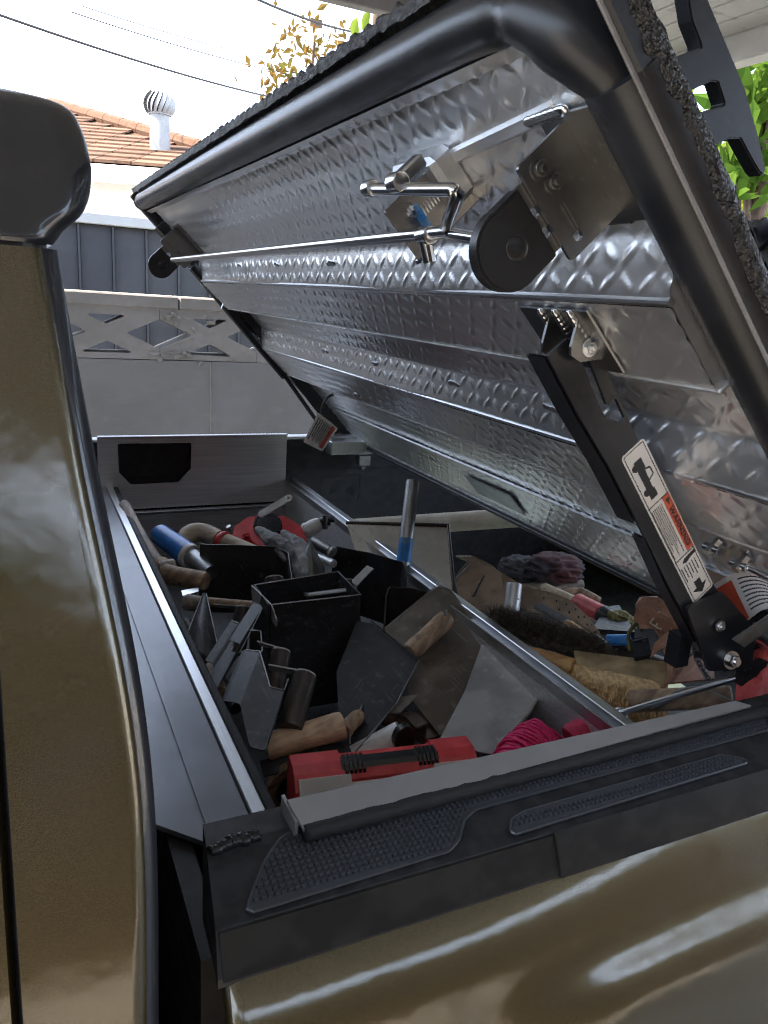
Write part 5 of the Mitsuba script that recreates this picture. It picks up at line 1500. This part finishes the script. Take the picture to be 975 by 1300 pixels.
# scrap lying lower in the tray
for i, (a, b, r, m_, lab) in enumerate(((((0.2949, 1.5308, -0.16)), ((0.3169, 1.1833, -0.18)), .012, DARK_BROWN_STEEL, 'dark bar deep in the tray under the folded edgers'), (((0.5214, 1.0606, -0.15)), ((0.6356, 0.9024, -0.17)), .016, WOOD_OLD, 'brown bar deep in the tray under the trowels'),
                                       (((0.5977, 1.3972, -0.16)), ((0.7366, 1.1933, -0.14)), .014, WOOD_GREY, 'wooden bar deep in the tray behind the brown trowel'), (((0.3835, 1.8335, -0.15)), ((0.6008, 1.5556, -0.15)), .015, DARK_BROWN_STEEL, 'dark bar lying across the far part of the tray'))):
    single('scrap_bar', rod(a, b, r, n=14, cap_r=.002), m_, lab, 'bar', 40)

# ---------------------------------------------------------------- tools lying in the open bed behind the tray
k = thing('gear_box', 'low black bin under the tools in the bed behind the tray', 'bin')
part(k, 'base', block((.745, .56, -.398), (1.30, 1.45, -.24), .01), DARK_VOID)
gx, gy = np.meshgrid(np.linspace(.745, 1.22, 60), np.linspace(1.0, 2.12, 110), indexing='ij')
gz = -.375 + .16 * np.clip((1.50 - gy) / .25, 0, 1) + .035 * (meshkit.fbm(np.stack([gx * 5, gy * 5, 0 * gx], -1), 4, 3)) + .10 * np.clip((gy - 1.9) / .22, 0, 1)
single('tarp', grid(np.stack([gx, gy, gz], -1)), TARP, 'crumpled yellow-green tarp spread on the bed floor behind the tray', 'tarp', True)
k = thing('float_board', 'cream faced board with dark metal edges standing behind the tray', 'board')
bb = [V((0.6833, 1.5852, 0.0215)), V((0.8604, 1.4158, 0.0547)), V((0.8038, 1.2707, -0.0539)), V((0.6593, 1.3781, -0.0857))]
part(k, 'face', plate(bb, .012), CREAM)
part(k, 'edge', tube([bb[0], bb[1], bb[2]], .0048, 8), DARK_BROWN_STEEL)
k = thing('long_pole', 'long pale wooden pole lying along the far side of the bed', 'pole')
part(k, 'shaft', rod((0.7849, 1.7661, -0.0545), (1.1601, 1.4309, 0.056), .026, .024, 20), CREAM, 40)
k = thing('steel_pipe', 'upright galvanised pipe with blue paint at its foot behind the tray', 'pipe')
p0, p1 = V((0.7055, 1.3277, -0.0263)), V((0.766, 1.4255, 0.159))
part(k, 'tube', rod(p0, p1, .0150, .0150, 22, cap_r=.001), ALU_DULL, 40)
part(k, 'paint', rod(p0 + (p1 - p0) * .16, p0 + (p1 - p0) * .40, .0153, n=22), BLUE_PAINT, 40)
part(k, 'pin_hole', rod(p0 + (p1 - p0) * .78 + (0, -.0155, 0), p0 + (p1 - p0) * .78 + (0, -.013, 0), .0028, n=10), BLACK_PLASTIC)
k = thing('leather_pouch', 'old brown leather tool pouch with two slits, standing behind the brush', 'pouch')
pq = [V((0.84, 1.2786, 0.028)), V((0.786, 1.25, -0.0003)), V((0.7627, 1.1833, -0.028)), V((0.8172, 1.1076, -0.0363)), V((0.8734, 1.1374, -0.0006)), V((0.867, 1.2149, 0.015))]
pt_ = plate(pq, .006, .006)
part(k, 'body', pt_, LEATHER_OLD)
for a, b in ((((0.7799, 1.2399, 0.0024)), ((0.8243, 1.2606, 0.0199))), (((0.7922, 1.1855, -0.0189)), ((0.8375, 1.2211, 0.007)))):
    part(k, 'slit', rod(V(a) + (0, -.002, .0), V(b) + (0, -.002, 0), .0022, n=8), BLACK_PLASTIC)
part(k, 'flap', bent([V((0.8428, 1.283, 0.028)), V((0.864, 1.2472, 0.021)), V((0.8794, 1.1943, 0.0058)), V((0.894, 1.1503, -0.0011))], V(0, .06, -.02), .004), LEATHER_OLD, 40)
k = thing('leather_belt', 'curved brown leather belt with rows of punched holes behind the brush', 'belt')
mid = curve([((0.8432, 1.1553, 0.0091)), ((0.8663, 1.1062, -0.0007)), ((0.8951, 1.0582, 0.0024)), ((0.9087, 1.0171, 0.0033)), ((0.9096, 0.9676, -0.0053)), ((0.906, 0.9321, -0.0134))], 40)
P = []
for i, q in enumerate(mid):
    s = i / (len(mid) - 1)
    wv = V(.006, .022, .020 - .012 * s)
    P.append([q - wv, q - wv * .3, q + wv * .4, q + wv])
P = np.array(P)
part(k, 'strap', cat(grid(P), grid(P + V(0, .001, -.0035), True)), LEATHER_OLD, True)
for i in range(7):
    for s in (1, 2):
        q = P[len(mid) - 4 - i * 4][s]
        part(k, 'hole', rod(q + V(0, -.0008, .0004), q + V(0, .0004, -.0008), .0022, n=8), BLACK_PLASTIC)
k = thing('steel_pipe', 'short bright pipe standing upright between the pouch and the dark brush', 'pipe')
p0, p1 = V((0.805, 1.0702, -0.0268)), V((0.8273, 1.1021, 0.0359))
part(k, 'tube', rod(p0, p1, .0148, .0148, 22, cap_r=.001), GALV, 40)
part(k, 'rivet', rod(p0 + (p1 - p0) * .66 + (0, -.016, 0), p0 + (p1 - p0) * .66 + (0, -.012, 0), .003, n=10), BLACK_PLASTIC, 40)
# brushes
def bristles(p0, p1, across, dirn, length, n, rng, width=.0009, spread=.28, taper=None):
    """Hair: thin two-sided blades from the line p0-p1 (and its width) outwards."""
    p0, p1, across, dirn = V(p0), V(p1), V(across), unit(dirn)
    s, w = rng.uniform(0, 1, (n, 1)), rng.uniform(-1, 1, (n, 1))
    root = p0 + (p1 - p0) * s + across * w
    d = dirn + rng.normal(0, spread, (n, 3)) + across / np.linalg.norm(across) * w * .35
    d /= np.linalg.norm(d, axis=1, keepdims=True)
    Ln = length * rng.uniform(.75, 1.1, (n, 1))
    if taper is not None:
        Ln = Ln * np.interp(s[:, 0], *taper)[:, None]
    sd = np.cross(d, rng.normal(0, 1, (n, 3)))
    sd /= np.linalg.norm(sd, axis=1, keepdims=True)
    bend = rng.normal(0, .12, (n, 3)) * Ln
    a, b = root - sd * width, root + sd * width
    m_ = root + d * Ln * .55 + bend * .3
    c, e = m_ - sd * width * .8, m_ + sd * width * .8
    tip = root + d * Ln + bend
    v = np.stack([a, b, c, e, tip], 1).reshape(-1, 3)
    q = np.arange(n)[:, None] * 5
    return trimesh.Trimesh(v, np.concatenate([q + [0, 1, 3], q + [0, 3, 2], q + [2, 3, 4]]), process=False)


k = thing('soft_brush', 'long dark haired bench brush with a varnished wooden handle', 'brush')
b0, b1 = V((0.7508, 1.0476, -0.0178)), V((0.8497, 0.8782, -0.0153))
part(k, 'back', rod(b0, b1, .012, n=16, cap_r=.003), WOOD_YELLOW, 40)
part(k, 'hair_core', rod(b0 + (0, .0, .008), b1 + (0, 0, .006), .0165, .018, 18, cap_r=.006), BRISTLE_DARK, 40)
part(k, 'hair', bristles(b0, b1, (.004, .014, 0), (.12, -.10, 1), .040, 9000, rt, .0008, .34), BRISTLE_DARK, stuff=True)
part(k, 'hair', bristles(b0, b1, (.004, .010, 0), (.1, -1, .15), .026, 5000, rt, .0008, .4), BRISTLE_DARK, stuff=True)
part(k, 'handle', rod((0.7425, 0.9471, -0.0191), (0.7885, 0.8675, -0.0163), .0135, .0145, 20, profile=[(0, .8), (.3, 1), (1, 1)], cap_r=.003), WOOD_YELLOW, 40)
k = thing('straw_brush', 'tan wooden block brush with coarse straw bristles behind the near ledge', 'brush')
q4 = [V((0.806, 0.8925, -0.0012)), V((0.9015, 0.782, 0.0177)), V((0.8728, 0.748, -0.0065)), V((0.7898, 0.855, -0.0173))]
part(k, 'block', plate(q4, .022, .002), WOOD_BOARD)
bd = unit(q4[2] - q4[1])
part(k, 'bristles', bristles(q4[3] + (0, .012, 0), q4[2] + (-.01, .012, 0), (.0, .010, .004), bd + V(0, 0, -.5), .075, 9000, rt, .0010, .10), BRISTLE_STRAW, stuff=True)
part(k, 'bristle_core', hull([q4[3] + (.0, .006, .004), q4[2] + (-.01, .006, .004), q4[3] + (0, .02, .004), q4[2] + (-.01, .02, .004), q4[3] + bd * .05 + (0, .006, -.02), q4[2] + bd * .05 + (-.01, .006, -.02), q4[3] + bd * .05 + (0, .02, -.02), q4[2] + bd * .05 + (-.01, .02, -.02)]), BRISTLE_STRAW)
k = thing('red_roller', 'dull red handled roller with black ends lying at the back of the bed', 'roller')
part(k, 'grip', rod((0.9836, 1.1007, -0.0186), (0.9872, 1.0301, -0.0166), .0185, n=20, cap_r=.004), RED_DULL, 40)
part(k, 'end', rod((0.9872, 1.0301, -0.0166), (0.9893, 1.006, -0.0164), .0195, .017, 20, cap_r=.003), BLACK_PLASTIC, 40)
part(k, 'tail', tube(curve([((0.9562, 1.1424, -0.0392)), ((0.9996, 1.1593, -0.0283)), ((1.0325, 1.1453, -0.0212)), ((1.0372, 1.0971, -0.02))], 20), np.linspace(.012, .008, len(curve([(0, 0, 0), (0, 0, 1), (0, 1, 1), (1, 1, 1)], 20))), 12), WOOD_OLD, True)
k = thing('steel_level', 'dark grey steel bar running back beside the red roller', 'bar')
part(k, 'bar', hull([q + V(0, 0, d_) for q in (V((0.9095, 0.9668, -0.008)), V((0.9499, 0.9056, 0.0076)), V((1.0462, 1.0489, -0.0117)), V((1.0235, 1.0586, -0.0163))) for d_ in (0, -.012)]), DARK_STEEL)
part(k, 'grip', rod((0.8973, 0.9155, -0.0061), (0.9345, 0.8985, -0.002), .010, n=14, cap_r=.002), BLUE_PAINT, 40)
k = thing('white_cap', 'small white plastic cap beside the dark brush', 'cap')
part(k, 'cap', rod((0.8685, 0.9193, -0.0023), (0.8738, 0.8926, -0.0054), .0125, .011, 20, cap_r=.004), WHITE, 40)


def rag(c, rad, seed, amp=.6):
    m = trimesh.creation.icosphere(4, 1.0)
    n_ = meshkit.fbm(m.vertices * 1.6 + seed, 4, seed) - .5
    n2 = np.abs(meshkit.noise(m.vertices * 3.2 + seed, seed + 3) - .5)
    m.vertices = m.vertices * (1 + amp * n_[:, None] - .5 * n2[:, None]) * np.array(rad) + V(c)
    return m


single('olive_rag', rag((0.994, 0.9825, -0.0102), (.028, .03, .018), 4), OLIVE_CLOTH, 'small crumpled olive cloth beside the black buckle', 'rag', True)
single('red_rag', rag((1.038, 1.2407, -0.0036), (.07, .06, .032), 7), RAG, 'dark red rag crumpled in the shade at the back of the bed', 'rag', True)
single('grey_rag', rag((0.9781, 1.2896, -0.0155), (.05, .05, .03), 9), RAG_GREY, 'dark grey rag crumpled left of the red rag', 'rag', True)
# tool belt
k = thing('tool_belt', 'brown leather tool belt with buckle and straps heaped under the hinge arm', 'tool belt')
part(k, 'pouch', hull([V((0.9239, 0.8907, 0.0673)), V((0.9465, 0.8948, 0.079)), V((0.9684, 0.8319, 0.0973)), V((0.9358, 0.7808, 0.0678)), V((0.9, 0.8492, 0.0452)), V((0.9753, 0.9324, 0.0593)), V((1.0152, 0.873, 0.0799)), V((0.9904, 0.8264, 0.0403))]), LEATHER, 30)
pl_ = [((0.9127, 0.8483, 0.0622)), ((0.8979, 0.8066, 0.0534)), ((0.877, 0.7648, 0.0353)), ((0.847, 0.7275, 0.0167))]
part(k, 'pouch_flap', bent(pl_, V(.075, -.018, .004), .004), LEATHER, 40)
def strap(pts, w, th=.0035):
    c = curve(pts, 30)
    P = np.array([[q - V(w), q + V(w)] for q in c])
    n_ = unit(np.cross(c[-1] - c[0], V(w)))
    if n_ @ (CAM_POS - c[0]) < 0:
        n_ = -n_
    return cat(grid(P), grid(P - n_ * th, True), grid(np.stack([P[:, 1], P[:, 1] - n_ * th], 1)), grid(np.stack([P[:, 0], P[:, 0] - n_ * th], 1)))
part(k, 'strap', strap([((0.8657, 0.8314, 0.0822)), ((0.8755, 0.8041, 0.0844)), ((0.8826, 0.7717, 0.0843)), ((0.8892, 0.7288, 0.087))], (.002, .001, .012)), LEATHER, True)
part(k, 'strap', strap([((0.8434, 0.7641, 0.054)), ((0.8518, 0.7543, 0.0729)), ((0.8637, 0.7404, 0.084)), ((0.8743, 0.7221, 0.0794))], (.003, .001, .012)), LEATHER, True)
part(k, 'strap', strap([((0.8416, 0.72, 0.0215)), ((0.8478, 0.7134, 0.0469)), ((0.8527, 0.7288, 0.0667))], (.012, .004, .0)), LEATHER, True)
bk = V((0.8828, 0.7949, 0.0848))
e1_, e2_ = unit(V((0.8931, 0.7915, 0.0903)) - V((0.8715, 0.79, 0.0698))), unit(V((0.8833, 0.7801, 0.0753)) - V((0.876, 0.7973, 0.082)))
part(k, 'buckle', cat(tube([bk - e1_ * .012 - e2_ * .009, bk + e1_ * .012 - e2_ * .009, bk + e1_ * .012 + e2_ * .009, bk - e1_ * .012 + e2_ * .009], .0024, 8, closed=True), rod(bk - e1_ * .012, bk + e1_ * .012, .0016, n=8)), WOOD_PALE, True)
for a, b, c_ in ((((0.8608, 0.7307, 0.0671)), ((0.8705, 0.726, 0.0858)), ((0.872, 0.7154, 0.0727))),):
    part(k, 'ring', tube(curve([a, b, c_, ((0.8588, 0.7181, 0.0607)), ((0.8527, 0.7288, 0.0667))], 24), .0022, 8), STEEL, True)
part(k, 'rivet', rod((0.8638, 0.7501, 0.0783), (0.8607, 0.7471, 0.0788), .004, n=12), CHROME, 40)
part(k, 'rivet', rod((0.8621, 0.7552, 0.0736), (0.8583, 0.7516, 0.0745), .0035, n=12), CHROME, 40)
k = thing('plastic_buckle', 'black plastic side-release buckle on a looped webbing beside the leather belt', 'buckle')
part(k, 'body', plate([(0.8779, 0.8441, 0.0308), (0.8966, 0.8274, 0.0441), (0.8759, 0.792, 0.0278), (0.8525, 0.8072, 0.0213)], .008, .004), BLACK_PLASTIC)
for i in range(3):
    part(k, 'rib', rod((0.8755, 0.8363, 0.0319) + np.array((0, 0, -.006 * i)), (0.8894, 0.8216, 0.0436) + np.array((0, 0, -.006 * i)), .0016, n=8), RUBBER)
part(k, 'webbing', tube(curve([((0.8627, 0.8256, 0.022)), ((0.8831, 0.8541, 0.034)), ((0.9101, 0.8672, 0.0445)), ((0.9173, 0.8544, 0.0519)), ((0.9022, 0.8474, 0.0428))], 24), .0032, 8), OLIVE_CLOTH, True)
k = thing('chain', 'short steel chain hanging beside the hinge base', 'chain')
cp_ = curve([((0.8456, 0.7093, 0.1043)), ((0.8451, 0.6954, 0.096)), ((0.8403, 0.6822, 0.0834)), ((0.8394, 0.6673, 0.0713)), ((0.8386, 0.6538, 0.0638))], 12)
for i in range(len(cp_) - 1):
    d = unit(cp_[i + 1] - cp_[i])
    _, b_, c_ = frame(d, (1, 0, 0))
    if i % 2:
        b_ = c_
    o = (cp_[i] + cp_[i + 1]) / 2
    Ls = np.linalg.norm(cp_[i + 1] - cp_[i]) * .72
    part(k, 'link', tube([o + d * Ls * math.cos(a) + b_ * .0042 * math.sin(a) for a in np.linspace(0, 6.283, 14, endpoint=False)], .0014, 6, closed=True), STEEL, True)
# bar clamp across the corner
k = thing('bar_clamp', 'bar clamp with a thin steel rod and red jaws at the right edge', 'clamp')
r0, r1 = V((0.7498, 0.7295, -0.0185)), V((0.8458, 0.6024, 0.0959))
part(k, 'rod', rod(r0, r1, .0042, n=14), CHROME, 40)
part(k, 'sleeve', hull([q + V(a, b, c) for q in (V((0.8363, 0.6062, 0.0932)), V((0.8546, 0.5913, 0.1114))) for a in (-.002, .002) for b in (-.006, .006) for c in (-.012, .010)]), BLACK_PLASTIC)
part(k, 'jaw', hull([q + V(0, b, 0) for q in (V((0.8375, 0.592, 0.0866)), V((0.8449, 0.5801, 0.0972)), V((0.834, 0.5632, 0.0631)), V((0.8251, 0.5772, 0.0569))) for b in (-.002, .02)]), RED_DULL)
part(k, 'jaw', hull([q + V(0, b, 0) for q in (V((0.8534, 0.595, 0.1211)), V((0.8626, 0.5825, 0.1325)), V((0.8404, 0.5488, 0.0643)), V((0.8358, 0.5623, 0.0632))) for b in (0, .02)]), RED_DULL)
part(k, 'hook', tube(curve([((0.7537, 0.7386, -0.0205)), ((0.7586, 0.7281, -0.0091)), ((0.7614, 0.7143, -0.0121)), ((0.7511, 0.7108, -0.0208))], 16), .0028, 8), CHROME, True)
k = thing('wire', 'thin bare wire curving over the tools beside the bar clamp', 'wire')
scene[k] = mikit.ply(tube(curve([((0.778, 0.6895, 0.0088)), ((0.8027, 0.6812, 0.0212)), ((0.8039, 0.6747, 0.0393)), ((0.8232, 0.6577, 0.0522)), ((0.8405, 0.6256, 0.0507)), ((0.8508, 0.6076, 0.0467))], 40), .0016, 6), STEEL, True)
single('scrap_bar', rod((0.7877, 0.7377, -0.0069), (0.8749, 0.6391, 0.0372), .016, n=16, cap_r=.003), WOOD_OLD, 'brown wooden bar lying under the bar clamp rod', 'bar', 40)
single('scrap_bar', rod((0.9225, 1.092, -0.0683), (0.9901, 0.8348, -0.0441), .020, n=16, cap_r=.003), DARK_BROWN_STEEL, 'dark bar in the bed under the two brushes', 'bar', 40)

# more of the heap
k = thing('pointing_trowel', 'small pointed trowel with a worn wooden handle lying between the round brush and dark plate', 'trowel')
part(k, 'blade', plate([(0.4681, 0.9512, -0.0858), (0.5063, 0.9692, -0.0791), (0.548, 0.9477, -0.0637), (0.5062, 0.9235, -0.0775)], .002, .002), MORTAR_STEEL)
part(k, 'tang', tube(curve([((0.4769, 0.9588, -0.0848)), ((0.4617, 0.9624, -0.0784)), ((0.4447, 0.9414, -0.0799))], 12), .0035, 8), STEEL, True)
part(k, 'handle', rod((0.447, 0.941, -0.0775), (0.4088, 0.9168, -0.0856), .0115, .013, 18, profile=[(0, .8), (.2, 1), (.7, .95), (1, 1.08)], cap_r=.003), WOOD_OLD, 40)
k = thing('chisel', 'steel chisel lying across the leather belt in the bed', 'chisel')
part(k, 'blade', hull([V((0.8497, 1.0674, -0.0025)) + V(0, 0, a) for a in (0, .006)] + [V((0.8638, 1.0678, 0.0022)) + V(0, 0, a) for a in (0, .006)] + [V((0.8572, 0.9824, -0.0033)) + V(0, 0, a) for a in (0, .007)] + [V((0.8717, 0.9884, 0.0015)) + V(0, 0, a) for a in (0, .007)]), STEEL)
part(k, 'handle', rod((0.8632, 0.986, -0.001), (0.8635, 0.9209, -0.0052), .0115, .012, 18, profile=[(0, .85), (.15, 1), (.85, 1), (1, .9)], cap_r=.003), WOOD_YELLOW, 40)
k = thing('wooden_stick', 'greyed wooden stick lying across the back of the bed under the red rag', 'stick')
part(k, 'shaft', rod((0.8492, 1.2725, -0.0507), (1.0889, 1.2066, -0.0328), .012, .011, 16, cap_r=.003), WOOD_GREY, 40)
k = thing('wooden_stick', 'short pale wooden stick beside the red roller', 'stick')
part(k, 'shaft', rod((0.9743, 1.1967, -0.0224), (0.9848, 1.0554, -0.0137), .0095, .009, 16, cap_r=.002), WOOD_PALE, 40)
k = thing('jointer', 'brick jointer with bent steel blade and wooden grip between folded edgers and tray wall', 'jointer')
part(k, 'blade', tube(curve([((0.2607, 1.2601, -0.0538)), ((0.2686, 1.2067, -0.064)), ((0.2634, 1.1476, -0.076))], 14), .005, 10), STEEL, True)
part(k, 'grip', rod((0.2624, 1.1546, -0.0735), (0.259, 1.0833, -0.085), .013, .0135, 18, profile=[(0, .8), (.2, 1), (.6, .93), (1, 1.05)], cap_r=.003), WOOD_OLD, 40)
